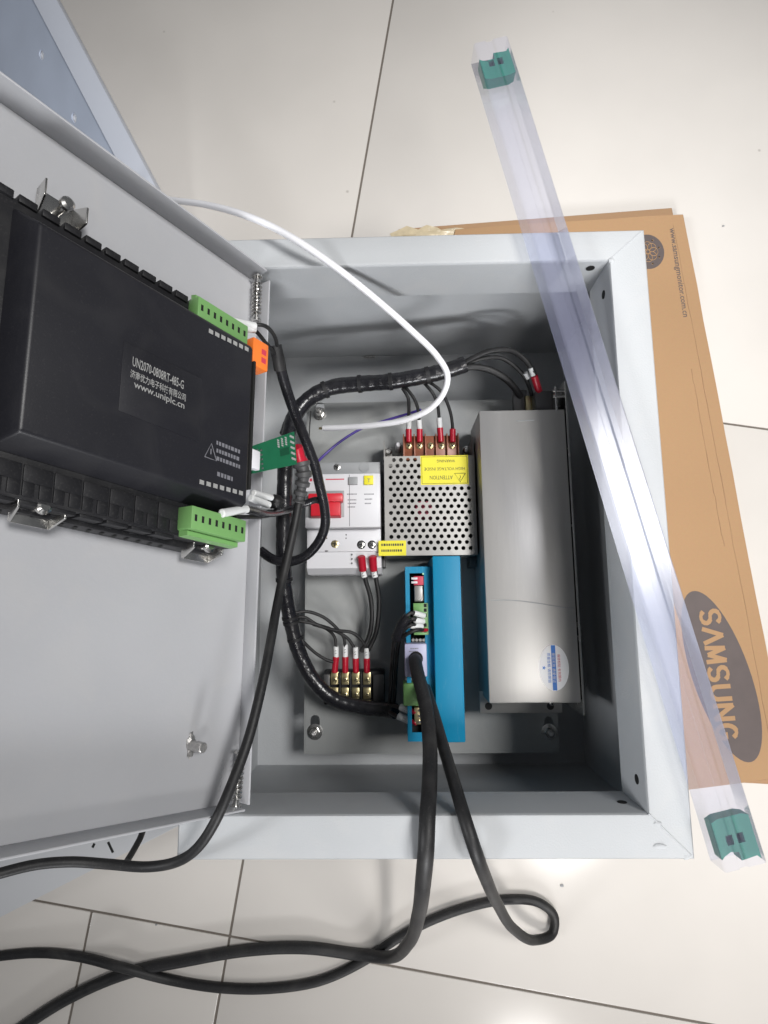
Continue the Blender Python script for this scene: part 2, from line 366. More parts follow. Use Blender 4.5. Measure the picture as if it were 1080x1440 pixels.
GL = {'S': [arc(.5, .74, .40, .26, 25, 270) + arc(.5, .25, .40, .25, 90, -155)], 'A': [[(.02, 0), (.5, 1.0), (.98, 0)]], 'M': [[(.04, 0), (.10, 1), (.5, .12), (.90, 1), (.96, 0)]],
      'U': [[(.10, 1), (.10, .3)] + arc(.5, .3, .40, .30, 180, 360) + [(.90, 1)]], 'N': [[(.08, 0), (.08, 1), (.92, 0), (.92, 1)]], 'G': [arc(.52, .5, .43, .5, 40, 330, 14) + [(.92, .45), (.56, .45)]]}
Lt = (t1 - t0).length; lw_ = Lt / 7.35; lh_ = 17.5; hz = .10
b = MB()
for i, ch in enumerate('SAMSUNG'):
    for st_ in GL[ch]:
        for (ax_, ay_), (bx_, by_) in zip(st_, st_[1:]):
            A_ = Vector((lw_ * (i * 1.075 + ax_ * .86), ay_ * lh_, 0)); B_ = Vector((lw_ * (i * 1.075 + bx_ * .86), by_ * lh_, 0)); d_ = (B_ - A_).normalized()
            wd = 2.0 if abs(d_.y) > .5 else 1.5; q_ = Vector((-d_.y, d_.x, 0)) * wd; e_ = d_ * .5
            hz += .0016; b.poly([t0 + td * v_.x + tp * v_.y + Vector((0, 0, hz)) for v_ in (A_ - q_ - e_, B_ - q_ + e_, B_ + q_ + e_, A_ + q_ - e_)], [(0, 1, 2, 3)])
b.build('lettering', 'card', card)
u0 = un(941.5, 321, cz); u1 = un(961, 446, cz); ud_ = (u1 - u0).normalized(); up_ = Vector((-ud_.y, ud_.x, 0)); up_ = up_ if up_.x > 0 else -up_
lettering(['www.samsungmonitor.com.cn'], u0 + Vector((0, 0, .05)), ud_, up_, 8.2, 'brownink', card, 'web_address', width=(u1 - u0).length, bold=.08)
rc = un(911, 354, cz); b = MB(); b.poly([rc + Vector((16.5 * math.cos(k * math.pi / 20), 19 * math.sin(k * math.pi / 20), .05)) for k in range(40)], [tuple(range(40))]); emb = b.build('round_emblem', 'brownink', card)
b = MB()
for k in range(8):
    a = k * math.pi / 4; c = rc + Vector((6 * math.cos(a), 6.5 * math.sin(a), .12))
    b.tube([c + Vector((4.2 * math.cos(q * math.pi / 9), 4.6 * math.sin(q * math.pi / 9), 0)) for q in range(19)], .32, 4)
    c2 = rc + Vector((12.6 * math.cos(a + .3), 14 * math.sin(a + .3), .1)); b.poly([c2 + Vector((1.3 * math.cos(q * 1.2566 * 2 + a), 1.3 * math.sin(q * 1.2566 * 2 + a), 0)) for q in range(5)], [(0, 1, 2, 3, 4)])
b.build('emblem_linework', 'card', emb)
for f0, f1, off in ((.02, .97, 12.0), (.30, .62, 21.0)):
    A_, B_ = tr.lerp(br, f0) - px_ * off, tr.lerp(br, f1) - px_ * off
    MB().tube([A_.lerp(B_, k / 30) + px_ * random.uniform(-.5, .5) + Vector((0, 0, -.22)) for k in range(31)], lambda i: .42 + .2 * random.random(), 5).build('fold_crease', 'card2', card)
# crumpled film peeking out above the cabinet
b = MB(); q = [un(u, v, -203 + h) for u, v, h in ((548, 329, 0), (572, 317, 4), (586, 324, 1), (600, 316, 4), (622, 323, 2), (640, 319, 3), (668, 326, 0), (668, 336, 0), (620, 338, 4), (580, 338, 3), (552, 336, 0))]
cc = un(606, 328, -200); b.poly(q + [cc], [(i, (i + 1) % 11, 11) for i in range(11)])
bmesh.ops.subdivide_edges(b.bm, edges=list(b.bm.edges), cuts=2, use_grid_fill=True)
for v in b.bm.verts: v.co.z += random.uniform(-1.2, 1.2)
tag(b.build('plastic_film', 'film', None, cc), 'crumpled scrap of brownish plastic film behind the cabinet top edge', 'film')

# ------------------------------------------------------------------ the steel cabinet
CW, CH, CD = 300.0, 392.5, 200.0
cab = thing('steel_cabinet', 'open light grey steel control cabinet lying on its back on cardboard', 'cabinet', (CW / 2, CH / 2, -CD))
RX, RB, RT, FL = 25.4, 25.4, 22.3, 41.0
prof = [(0, -CD), (0, -4), (.5, -1.8), (1.6, -.5), (3.4, 0), ('r', 0, 2.2), ('r', -.4, .8), ('r', -1.4, .2), ('r', -2.4, 0), ('r', -FL, 0), ('r', -FL, 1.3), ('r', -3.2, 1.3), (1.6, -3.2), (1.6, -CD + 1.6)]
rings = []
for p in prof:
    if p[0] == 'r': ox, ob, ot = RX - p[2], RB - p[2], RT - p[2]
    else: ox = ob = ot = p[0]
    z = p[1]; rings.append([(ox, ob, z), (CW - ox, ob, z), (CW - ox, CH - ot, z), (ox, CH - ot, z)])
b = MB(); V = [[b.bm.verts.new(Vector(q)) for q in r] for r in rings]
for a, c in zip(V, V[1:]):
    for k in range(4): b.bm.faces.new((a[k], a[(k + 1) % 4], c[(k + 1) % 4], c[k]))
b.bm.faces.new(V[-1]); b.bm.faces.new(V[0][::-1])
body = b.build('body', 'paint', cab, angle=28)
# mitre welds ground at the corners of the frame
for (x, y, x2, y2) in ((CW - RX, CH - RT, CW - 3, CH - 3), (CW - RX, RB, CW - 3, 3)):
    pts = [Vector((x + (x2 - x) * k / 9, y + (y2 - y) * k / 9, -.25 + .12 * random.random())) for k in range(10)]
    MB().tube(pts, lambda i: .45 + .25 * random.random(), 6).build('weld_seam', 'paint', body)
def blob(c, rx, ry, rz, name, m, parent, seed=0):
    t = bmesh.new(); bmesh.ops.create_icosphere(t, subdivisions=3, radius=1)
    rr = random.Random(seed)
    for v in t.verts: v.co *= rr.uniform(.86, 1.12)
    bb = MB(); bb.merge(t, lambda x, y, z: Vector(c) + Vector((x * rx, y * ry, z * rz))); return bb.build(name, m, parent, angle=60)
p = un(928, 1190, 0); blob((p.x, p.y, -.3), 4.2, 1.6, 1.0, 'weld_blob', 'paint', body, 3)
p = un(925, 1158, 0); blob((p.x, p.y, -.2), 2.4, 1.4, .9, 'weld_blob', 'paint', body, 4)
p = un(971, 1205, 0); blob((p.x - 2, p.y, -1), 2.2, 2.0, 1.0, 'weld_blob', 'paint', body, 5)
p = un(860, 366, 0); blob((p.x, p.y, -.5), 2.0, 2.0, 1.2, 'weld_blob', 'paint', body, 6)
# holes in the inner flange
def hole_y(x, z, y, sgn): MB().lathe((x, y, z), (0, sgn, 0), [(0, 2.9), (.35, 2.9)], 20).build('screw_hole', 'recess', body)
def hole_x(y, z, x, sgn): MB().lathe((x, y, z), (sgn, 0, 0), [(0, 2.9), (.35, 2.9)], 20).build('screw_hole', 'recess', body)
hole_y(un(832, 372, -6).x, -9, CH - RT - .3, -1); hole_y(un(880, 1133, -14).x, -20, RB - .05, 1)
hole_x(CH - RT - 17, -14, CW - RX + .05, -1); hole_x(RB + 15, -14, CW - RX + .05, -1)
# mounting plate with slotted holes, on studs
PZ = -160.0
pl = MB(); 
def slot(cx, cy, w_, h_, n=8):
    pts = []
    for k in range(n + 1): a = math.pi * k / n; pts.append((cx + w_ / 2 * math.cos(a), cy + h_ / 2 - w_ / 2 + w_ / 2 * math.sin(a)))
    for k in range(n + 1): a = math.pi + math.pi * k / n; pts.append((cx + w_ / 2 * math.cos(a), cy - h_ / 2 + w_ / 2 + w_ / 2 * math.sin(a)))
    return pts
sb = un(443, 1020, PZ); sr = un(772, 1022, PZ); st = un(450, 578, PZ)
plate = plate_with_holes([(51, 21.5), (266, 21.5), (266, 330), (51, 330)], [slot(sb.x, sb.y, 8, 17), slot(sr.x, sr.y, 8, 17), slot(st.x, st.y, 8, 17), slot(sr.x, st.y, 8, 17)], PZ - 1.6, PZ, 'mounting_plate', 'plate', cab)
MB().box(51, 266, 20.2, 21.4, PZ - 9, PZ - .2).box(49.8, 50.9, 20.2, 330, PZ - 9, PZ - .2).build('folded_edge', 'plate', plate)
q = un(443, 1029, PZ); bolt((q.x, q.y, PZ), 4.3, 4.5, plate)
q = un(772, 1029, PZ); bolt((q.x, q.y, PZ), 4.3, 4.5, plate)
q = un(450, 582, PZ); bolt((q.x, q.y, PZ), 4.0, 9, plate)
for u, v in ((402, 1088),):
    q = un(u, v, -196); MB().lathe((q.x, q.y, -198.2), (0, 0, 1), [(0, 5.2), (1.4, 5.0), (2.4, 3.2)], 20).build('cable_hole_plug', 'brass', body)
q = un(408, 548, -170); MB().lathe((2.0, q.y, -120), (1, 0, 0), [(0, 5.2), (1.4, 5.0), (2.4, 3.2)], 20).build('cable_hole_plug', 'brass', body)
q = un(520, 513, -196); MB().tube([Vector((q.x - 6 + k, CH - 3.0, -197 + .3 * random.random())) for k in range(12)], lambda i: .9 + .7 * random.random(), 6).build('weld_blob', 'weld', body)

# the open door: a folded pan, seen from its inner side
door = MB(); S1, T1, LIP = 250.0, 351.0, 17.0; TH = 1.4
door.box(-S1, 8, 0, T1, -LIP - TH, -LIP, DF)
door.box(-S1, -1, 0, TH, -LIP + .01, 0, DF, bev=.5); door.box(-S1, -1, T1 - TH, T1, -LIP + .01, 0, DF, bev=.5)
door.box(8 - TH, 8, TH + .02, T1 - TH - .02, -LIP + .01, -6, DF, bev=.3); door.box(-S1, -S1 + TH, TH + .02, T1 - TH - .02, -LIP + .01, -.3, DF, bev=.3)
door = door.build('door', 'doorpaint', cab)
def spring_hinge(pa, pb, label):
    """spring-loaded hinge pin lying along the hinge edge"""
    pa, pb = Vector(pa), Vector(pb); ax = (pb - pa).normalized(); L = (pb - pa).length
    o = MB().cyl(pa, pb, 2.1, n=14).build('spring_hinge', 'steel', door); o['label'] = label
    up = ax.cross(DN).normalized(); v = ax.cross(up); pts = []
    for k in range(150): a = k / 150 * 2 * math.pi * 9; pts.append(pa + ax * (L * (.12 + .74 * k / 150)) + (up * math.cos(a) + v * math.sin(a)) * 2.9)
    MB().tube(pts, .55, 6).build('coil_spring', 'steel', o)
    MB().lathe(pb - ax * 1.0, ax, [(0, 3.6), (1.2, 3.6)], 16).build('collar', 'steel', o)
    MB().lathe(pa, ax, [(0, 3.4), (1.5, 3.4)], 16).build('collar', 'steel', o)
    return o
spring_hinge(udw(360, 452, -9), udw(362, 389, -9), 'coil sprung hinge pin at the upper corner of the door')
spring_hinge(udw(331, 1136, -9), udw(338, 1056, -9), 'coil sprung hinge pin at the lower corner of the door')
q = ud(268, 1048, -LIP); base = D(q.x, q.y, -LIP)
stud = MB().lathe(base, DN, [(0, 2.9), (11, 2.9), (11.6, 2.4)], 14).build('weld_stud', 'weld', door)
t = bmesh.new(); bmesh.ops.create_icosphere(t, subdivisions=3, radius=1); rr = random.Random(11)
for v in t.verts: v.co *= rr.uniform(.8, 1.15)
b = MB(); b.merge(t, lambda x, y, z: base + DS * x * 3.2 + DT * y * 7.5 + DN * z * 1.6); b.build('weld_blob', 'weld', stud, angle=60)
b = MB()
for k in range(8):
    q = udw(313 - k * .5 + random.uniform(-1, 1), 1070 + k * 6, -LIP + .1); b.lathe(q, DN, [(0, .5 + .5 * random.random()), (.35, .3)], 7)
b.build('weld_spots', 'doorpaint', door)

# ------------------------------------------------------------------ panel controller on the door
base = D(100, 220, -19)
plc = thing('panel_controller', 'black plastic display controller clamped to the inside of the open door', 'controller', base)
b = MB(); b.box(-186, -27, 149, 291, -LIP + .05, -3, DF, bev=1.2)
housing = b.build('housing', 'black', plc)
b = MB(); b.box(-181, -27.5, 153, 288, -2.98, 9, DF, bev=1.0); b.build('rear_housing', 'black', plc)
b = MB(); b.frustum((-163, -27.8, 171, 283), 9.02, (-156.5, -31, 178, 273.5), 24, DF, bev=1.6); cover = b.build('rear_cover', 'cover', plc)
# ventilation bars along the two long edges and the free end
def vent_row(n_, s0, pitch, boxes):
    b = MB()
    for bx in boxes: b.box(-s0 + bx[0], -s0 + bx[1], bx[2], bx[3], bx[4], bx[5], DF, bev=.4)
    v = b.build('vent_bar', 'black', plc)
    for k in range(1, n_): clone(v, DS * (pitch * k))
vent_row(13, 38, 10.4, [(-8.2, 0, 286.5, 290.2, 0, 10.6), (-5.6, -2.6, 290, 292.2, -12, -3.6)])
vent_row(8, 66, 13.6, [(-13.1, -.3, 160.9, 168.6, 8.5, 10.0), (-13.1, -8.0, 154.4, 161.1, 8.5, 10.0), (-5.8, -.3, 154.4, 161.1, 8.5, 10.0)])
vent_row(8, 66, 13.6, [(-12.6, -.9, 151.3, 153.4, -1.5, 7.4), (-8.4, -4.4, 150.8, 153.2, -2.9, -1.4)])
b = MB()
for k in range(15):
    s = 62 + k * 7.0; b.poly([DF(-s, 148.55, -13), DF(-s - 1.8, 148.55, -13), DF(-s - 4.4, 148.55, -5), DF(-s - 2.6, 148.55, -5)], [(0, 1, 2, 3)])
b.build('vent_slots', 'recess', plc)
b = MB()
for k in range(7):
    t_ = 166 + k * 16; b.box(-183.5, -180.8, t_, t_ + 12, -2, 7.5, DF, bev=.4); b.box(-176, -169.5, t_ + 1, t_ + 13, 8.8, 11, DF, bev=.4)
b.build('end_vent_bars', 'black', plc)
# label panel: a shallow raised rectangle with printed text
lo = ud(186, 490, 24); 
def pane(s0, s1, t0_, t1_, n0, n1, name, m, parent): return MB().box(-s1, -s0, t0_, t1_, n0, n1, DF, bev=min(.3, (n1 - n0) * .4)).build(name, m, parent)
pane(66.5, 113.5, 203.0, 238.5, 23.9, 24.3, 'name_plate', 'cover', cover)
dx = -DS; fs = 24.4
def dtext(lines, u, v, size, width, m='whiteink', space=1.0, name='lettering', bold=.0):
    q = ud(u, v, fs); return lettering(lines, D(q.x, q.y, fs), dx, DT, size, m, cover, name, width=width, bold=bold, space=space)
def slen(a, b_): return (ud(*a, fs) - ud(*b_, fs)).length
dtext(['UN2070-0808RT-485-G'], 186, 514, 6.8, slen((186, 514), (258, 545)), bold=.06)
dtext(['济南优力电子科技有限公司'], 183, 529, 4.4, slen((183, 529), (261, 561)), bold=.05)
dtext(['www.uniplc.cn'], 188, 544, 5.0, slen((188, 544), (259, 575)), bold=.05)
rows = []
for k, (u, v) in enumerate(((305, 622), (305, 633), (305, 644))):
    q = ud(u, v, fs); rows.append((-q.x, -q.x + 17, q.y, 2.2))
q = ud(306, 666, fs); rows.append((-q.x, -q.x + 11, q.y, 2.4))
dashes(rows, cover, 'greyink', DF, fs - .35)
q = ud(297, 636, fs); b = MB(); tri = [(-q.x - 4, q.y - 3.6), (-q.x + 4, q.y - 3.6), (-q.x, q.y + 5)]
b.tube([DF(x, y, fs - .2) for x, y in tri + [tri[0]]], .28, 4); b.box(-q.x - .35, -q.x + .35, q.y - 1, q.y + 2, fs - .35, fs - .2, DF); b.build('warning_triangle', 'greyink', cover)
for u0_, v0_, u1_, v1_ in ((295, 468, 345, 492), (282, 679, 337, 694)):
    qa, qb = ud(u0_, v0_, 22.5), ud(u1_, v1_, 22.5); b = MB()
    for k in range(7):
        f = k / 6; s = qa.x + (qb.x - qa.x) * f; t_ = qa.y + (qb.y - qa.y) * f; h = 24.3
        b.box(-s - 1.9, -s + 1.0, t_ - 1.2, t_ + 1.2, h - .25, h - .05, DF)
    b.build('terminal_marking', 'whiteink', cover)
# plug-in terminal strips
def terminal_strip(s0, s1, t0_, t1_, n0, n1, facing, label):
    o = MB().box(-s1, -s0, t0_, t1_, n0, n1, DF, bev=.6).build('plug_terminal', 'green', plc); o['label'] = label
    b = MB()
    for k in range(8):
        s = s0 + 2.8 + (s1 - s0 - 5.6) * k / 7
        b.box(-s - .8, -s + .8, (t0_ + t1_) / 2 - 1.8, (t0_ + t1_) / 2 + 1.8, n1 - .5, n1 + .08, DF)
    b.build('wire_entries', 'recess', o)
    e = MB()
    y0, y1 = (t0_ - 3.5, t0_ + .1) if facing < 0 else (t1_ - .1, t1_ + 3.5)
    e.frustum((-s1 + 1, -s0 - 1, y0, y1), n0 + 1, (-s1 + 1.5, -s0 - 1.5, y0 + .5, y1 - .5), n1 - 5, DF); e.build('plug_foot', 'green', o)
    return o
terminal_strip(31, 68, 277, 289, 9.1, 18.5, 1, 'upper green plug terminal strip')
terminal_strip(29, 67, 156, 168.5, 9.1, 22, -1, 'lower green plug terminal strip')
q = ud(360, 502, 12); o = MB().box(-q.x - 6, -q.x + 7, q.y - 8, q.y + 10, 5, 16, DF, bev=1).build('orange_plug', 'orange', plc)
b = MB(); b.box(-q.x + 1.0, -q.x + 4.8, q.y - 4, q.y - .5, 15.5, 16.1, DF); b.box(-q.x + 1.0, -q.x + 4.8, q.y + 1.5, q.y + 5, 15.5, 16.1, DF); b.build('wire_entries', 'redprint', o)
for u, v, hh in ((349, 598, 4), (349, 622, 4), (349, 684, 4)):
    q = ud(u, v, 12); MB().lathe(D(26, q.y, 11), -DS, [(0, 2.6), (3.2, 2.6), (3.8, 1.6)], 6).build('jack_screw', 'steel', plc)
q0 = ud(349, 632, 12); q1 = ud(349, 664, 12); MB().box(-27.5, -21.5, q1.y, q0.y, 5.5, 14, DF, bev=1).build('serial_socket', 'steel', plc)
q = ud(352, 620, 10); MB().box(-27.4, -25.6, 188, 268, 2, 21, DF, bev=.4).build('connector_face', 'recess', plc)
# sheet-metal clamps with screws
def clamp(u, v, n, tdir, label):
    q = ud(u, v, n); o = MB(); s, t_ = q.x, q.y
    o.box(-s - 9.5, -s + 9.5, t_ - 8, t_ + 8, n - 1.2, n, DF, bev=.3); o.frustum((-s - 9.5, -s - 8.4, t_ - 8, t_ + 8), n + .02, (-s - 11.5, -s - 10.4, t_ - 3, t_ + 6), n + 13, DF, bev=.3); o.frustum((-s + 8.4, -s + 9.5, t_ - 8, t_ + 8), n + .02, (-s + 10.4, -s + 11.5, t_ - 3, t_ + 6), n + 11, DF, bev=.3)
    c = o.build('panel_clamp', 'steel', plc); c['label'] = label
    sc_ = MB().lathe(D(s, t_, n - 12), DN, [(0, 1.8), (22, 1.8), (22.1, 3.6), (24, 3.4), (25, 2.0)], 14).build('clamp_screw', 'steel', c)
clamp(44, 716, -6, -1, 'steel clamp at the lower left of the controller')
clamp(276, 770, -8, -1, 'steel clamp under the lower green terminal')
clamp(78, 300, -12, 1, 'steel clamp at the top edge of the controller')

# small circuit board plugged into the serial socket
pb = [ud(352, 628, 9), ud(413, 607, 9), ud(417, 653, 9), ud(355, 666, 9)]
board = thing('adapter_board', 'small green circuit board plugged into the side of the black controller', 'circuit board', D(pb[0].x, pb[0].y, 9))
b = MB(); b.prism([(-p_.x, p_.y) for p_ in pb][::-1], 8, 9.5, DF); pcb = b.build('board', 'pcb', board)
b = MB(); cx = [(.42, .12), (.60, .50)]
def bp(fx_, fy_): 
    a = pb[0].lerp(pb[1], fx_); c = pb[3].lerp(pb[2], fx_); r = a.lerp(c, fy_); return r
for f0, f1, g0, g1, m, nm, h in ((.62, .84, .40, .64, 'pcbdark', 'copper_pad', .1),):
    qs = [bp(f0, g0), bp(f1, g0), bp(f1, g1), bp(f0, g1)]; MB().prism([(-p_.x, p_.y) for p_ in qs][::-1], 9.5, 9.5 + h, DF).build(nm, m, pcb)
b = MB()
for i in range(3):
    for j in range(4): r = bp(.60 + .09 * i, .10 + .07 * j); b.box(-r.x - .9, -r.x + .9, r.y - .5, r.y + .5, 9.4, 9.65, DF)
for j in range(5): r = bp(.93, .14 + .17 * j); b.box(-r.x - 2.2, -r.x + 1.6, r.y - .7, r.y + .7, 9.4, 9.9, DF)
b.build('solder_pads', 'whiteink', pcb)
b = MB()
for j in range(5):
    for i in range(2): r = bp(.12 + .08 * i, .2 + .16 * j + .05 * i); b.lathe(D(r.x, r.y, 9.4), DN, [(0, .9), (.8, .6)], 8)
b.build('solder_joints', 'steel', pcb)
r0, r1 = bp(-.06, .05), bp(.07, .95); MB().box(-r0.x, -r1.x, r1.y, r0.y, 5, 13, DF, bev=.8).build('serial_plug', 'white', board)

# ------------------------------------------------------------------ circuit breaker
def xr(u0_, u1_, v, z): return un(u0_, v, z).x, un(u1_, v, z).x
def yr(v0, v1, u, z): return un(u, v1, z).y, un(u, v0, z).y
x0, x1 = un(429, 720, -112).x, un(535, 720, -112).x
Yt = un(480, 650, -126).y; Ya = un(480, 666, -112).y; Yb = un(480, 742, -112).y; Yc = un(480, 776, -122).y; Yd = un(480, 808, -130).y
brk = thing('circuit_breaker', 'white circuit breaker with a red toggle on the mounting plate', 'circuit breaker', ((x0 + x1) / 2, (Ya + Yc) / 2, PZ))
b = MB(); b.box(x0, x1, Yd, Yt, PZ + .2, -131, bev=.8); bb_ = b.build('body', 'white', brk)
MB().box(x0 + .1, x1 - .1, Ya + .1, Yt - .2, -130.9, -126, bev=.8).build('upper_terminal_cover', 'grey', brk)
MB().box(x0, x1, Yb, Ya, -130.9, -112, bev=1.0).build('front_panel', 'white', brk)
MB().box(x0 + .1, x1 - .1, Yc, Yb - .1, -130.9, -122, bev=.8).build('lower_terminal_cover', 'white', brk)
b = MB(); b.frustum((x0 + .1, x1 - .1, Yd + .3, Yc - .1), -130.9, (x0 + .1, x1 - .1, Yd + 5, Yc - .1), -123.5); b.build('lower_skirt', 'white', brk)
MB().box(un(491, 700, -112).x, un(491.8, 700, -112).x, Yb + 1, Ya - 1, -112.05, -111.92).build('panel_seam', 'greyink', brk)
q = un(474, 657, -126); screw('terminal_screw', (q.x, q.y, -126.2), (0, 0, 1), 2.9, 1.0, brk, 'steel')
q = un(512, 657, -126); MB().lathe((q.x, q.y, -126.1), (0, 0, 1), [(0, 4.6), (.5, 4.4)], 20).build('terminal_cap', 'grey', brk)
a = lambda u, v, z=-112: un(u, v, z)
b = MB(); p0, p1 = a(430, 728), a(484, 690); b.box(p0.x, p1.x, p0.y, p1.y, -112.1, -111.6, bev=.2); b.build('toggle_bezel', 'grey', brk)
tz = -104
b = MB(); p0, p1 = a(433, 706, tz), a(482, 693, tz); b.box(p0.x, p1.x, p0.y, p1.y, -112, tz, bev=1.2)
p0, p1 = a(436, 728, tz - 2), a(479, 707, tz - 2); b.frustum((p0.x, p1.x, p0.y, p1.y + .8), -112, (p0.x + .5, p1.x - .5, p0.y + 1.5, p1.y + .8), tz - 2, bev=.6); b.build('toggle', 'red', brk)
for u0_, v0_, u1_, v1_, m, nm in ((490, 671, 503, 682, 'grey', 'test_button'), (512, 669, 525, 682, 'yellow', 'reset_button')):
    p0, p1 = a(u0_, v1_), a(u1_, v0_); MB().box(p0.x, p1.x, p0.y, p1.y, -112.2, -110.4, bev=.4).build(nm, m, brk)
    if m == 'yellow': lettering(['T'], Vector(((p0.x + p1.x) / 2 - 1.2, p0.y + 1.8, -110.4)), Vector((1, 0, 0)), Vector((0, 1, 0)), 4.6, 'greyink', brk, 'button_letter')
p0, p1 = a(458, 675), a(484, 673); MB().box(p0.x, p1.x, p0.y, p1.y, -112, -111.93).build('red_stripe', 'redprint', brk)
q = a(432, 677); dashes([(q.x, q.x + 6, q.y + 1.2, 2.4)], brk, 'redprint', ident, -112, 'maker_mark')
rws = []
for u, v, w_ in ((488, 695, 8), (512, 695, 8), (489, 703, 7), (489, 708, 7), (513, 702, 6), (513, 708, 5), (489, 713, 6)): q = a(u, v); rws.append((q.x, q.x + w_, q.y, 1.0))
dashes(rws, brk, 'greyink', ident, -112)
rws = []
for u, v, w_ in ((494, 780, 1.2), (494, 786, 1.2), (494, 792, 1.2), (457, 757, 2.4), (457, 775, 2.6), (486, 752, 1), (486, 757, 1)): q = a(u, v, -122); rws.append((q.x, q.x + w_, q.y, 1.2))
dashes(rws, brk, 'ink', ident, -121.9)
q = a(471, 765, -122); screw('terminal_screw', (q.x, q.y, -122.1), (0, 0, 1), 3.2, .9, brk, 'brass')
for u in (508, 523):
    q = a(u, 766, -122); MB().lathe((q.x, q.y, -122.1), (0, 0, 1), [(0, 3.6), (.3, 3.5)], 20).build('screw_well', 'recess', brk); screw('terminal_screw', (q.x, q.y, -121.85), (0, 0, 1), 2.7, .7, brk, 'steel')

# ------------------------------------------------------------------ switching power supply with a perforated cover
ZP = -118.0; xa, xb = un(540, 640, ZP).x, un(667, 640, ZP).x; ya, yb = un(600, 781, ZP).y, un(600, 641, ZP).y
psu = thing('power_supply', 'perforated metal power supply with yellow warning labels beside the white breaker', 'power supply', ((xa + xb) / 2, (ya + yb) / 2, PZ))
hx, hy = un(549, 647, ZP).x, un(549, 647, ZP).y; px = (un(655, 647, ZP).x - hx) / 10.7; py = (hy - un(549, 772, ZP).y) / 15
holes = []
lab = (un(592, 682, ZP), un(658, 640, ZP)); lab2 = (un(533, 782, ZP), un(571, 760, ZP))
for r in range(16):
    for c in range(12):
        x = hx + (c + (0.5 if r % 2 == 0 else 0)) * px; y = hy - r * py
        if x > xb - 4 or y < ya + 3: continue
        if lab[0].x - 1 < x < lab[1].x + 1 and y > lab[0].y + 1.0: continue
        if x < lab2[1].x + 1 and y < lab2[1].y + .5: continue
        holes.append(circle(x, y, 1.72, 12))
cover_p = plate_with_holes([(xa, ya), (xb, ya), (xb, yb), (xa, yb)], holes, ZP - 1.0, ZP, 'perforated_cover', 'aluminium', psu)
b = MB(); zb = -156
b.box(xa, xa + 1, ya, yb, zb, ZP - 1.02); b.box(xb - 1, xb, ya, yb, zb, ZP - 1.02); b.box(xa + 1.02, xb - 1.02, ya, ya + 1, zb, ZP - 1.02); b.box(xa - .5, xb + .5, ya, yb + 17, zb - 1.5, zb)
b.box(xa - .5, xa + .6, yb + .1, yb + 17, zb + .02, -131); b.box(xb - .6, xb + .5, yb + .1, yb + 17, zb + .02, -124)
b.build('case', 'aluminium', psu)
MB().box(xa + 1.2, xb - 1.2, ya + 1.2, yb - .5, zb + .1, zb + 1.6).build('inner_board', 'recess', psu)
q = un(596, 714, -124); t0_ = (q.x, q.y)
MB().box(q.x - 7, q.x + 7, q.y - 6, q.y + 6, zb + 1.7, -126, bev=1).build('transformer', 'pink', psu)
for u, v, r in ((642, 690, 4.0), (645, 728, 4.5), (555, 665, 3.2)): q = un(u, v, -128); MB().lathe((q.x, q.y, zb + 1.7), (0, 0, 1), [(0, r), (zb * 0 + 22, r), (23, r * .8)], 16).build('capacitor', 'aluminium', psu)
for u0_, v0_, u1_, v1_ in ((553, 652, 574, 664), (580, 668, 594, 682), (548, 700, 556, 725), (628, 722, 655, 731)):
    p0, p1 = un(u0_, v1_, -124), un(u1_, v0_, -124); MB().box(p0.x, p1.x, p0.y, p1.y, zb + 1.7, -124, bev=.4).build('heat_sink', 'aluminium', psu)
MB().box(lab[0].x, lab[1].x, lab[0].y, lab[1].y, ZP + .02, ZP + .12).build('warning_label', 'yellow', psu)
lx1, ly1 = lab[1].x, lab[1].y; L2 = ZP + .14
# the warning label is upside down: it reads from its lower right corner
fl = lambda x, y: Vector((lx1 - x, lab[0].y + y, L2)); lw, lh = lab[1].x - lab[0].x, lab[1].y - lab[0].y
wl = [c for c in psu.children if c.name.startswith('warning_label')][0]
b = MB()
for p, r in (((1, 1), (lw - 1, 1)), ((lw - 1, 1), (lw - 1, lh - 1)), ((lw - 1, lh - 1), (1, lh - 1)), ((1, lh - 1), (1, 1))): b.tube([fl(*p), fl(*r)], .16, 4)
tri = [(2.6, 9.4), (11.6, 9.4), (7.1, 2.0)]; b.tube([fl(*p) for p in tri + tri[:1]], .3, 4); b.tube([fl(7.1, 7.6), fl(6.6, 5.6), fl(7.6, 5.4), fl(7.1, 3.4)][::1], .26, 4); b.build('label_border', 'ink', wl)
NX, NY = Vector((-1, 0, 0)), Vector((0, -1, 0))
lettering(['ATTENTION'], fl(13.2, 7.6), NX, NY, 4.6, 'ink', wl, width=19)
lettering(['HIGH VOLTAGE INSIDE'], fl(3, 14.6), NX, NY, 3.6, 'ink', wl, width=lw - 6)
lettering(['WARNING'], fl(11, 21.2), NX, NY, 3.4, 'ink', wl, width=15)
MB().box(lab2[0].x - .3, lab2[1].x, lab2[0].y + .2, lab2[1].y, ZP + .02, ZP + .12).build('rating_label', 'yellow', psu)
w2 = [c for c in psu.children if c.name.startswith('rating_label')][0]
q = lab2[1]; dashes([(lab2[0].x + 2, q.x - 2, q.y - 3.4, 1.9), (lab2[0].x + 2, q.x - 3, q.y - 8.2, 1.9)], w2, 'ink', ident, ZP + .13)
ZT = -134.0
p0, p1 = un(567, 638, ZT), un(645, 612, ZT); b = MB(); b.box(p0.x, p1.x, yb + .4, p1.y, zb + .1, ZT, bev=.6); tb = b.build('terminal_block', 'copper', psu)
pxs = (575, 590, 605.5, 621, 636)
for u in pxs:
    q = un(u, 627, ZT); screw('terminal_screw', (q.x, q.y, ZT), (0, 0, 1), 2.9, 1.4, tb, 'brass')
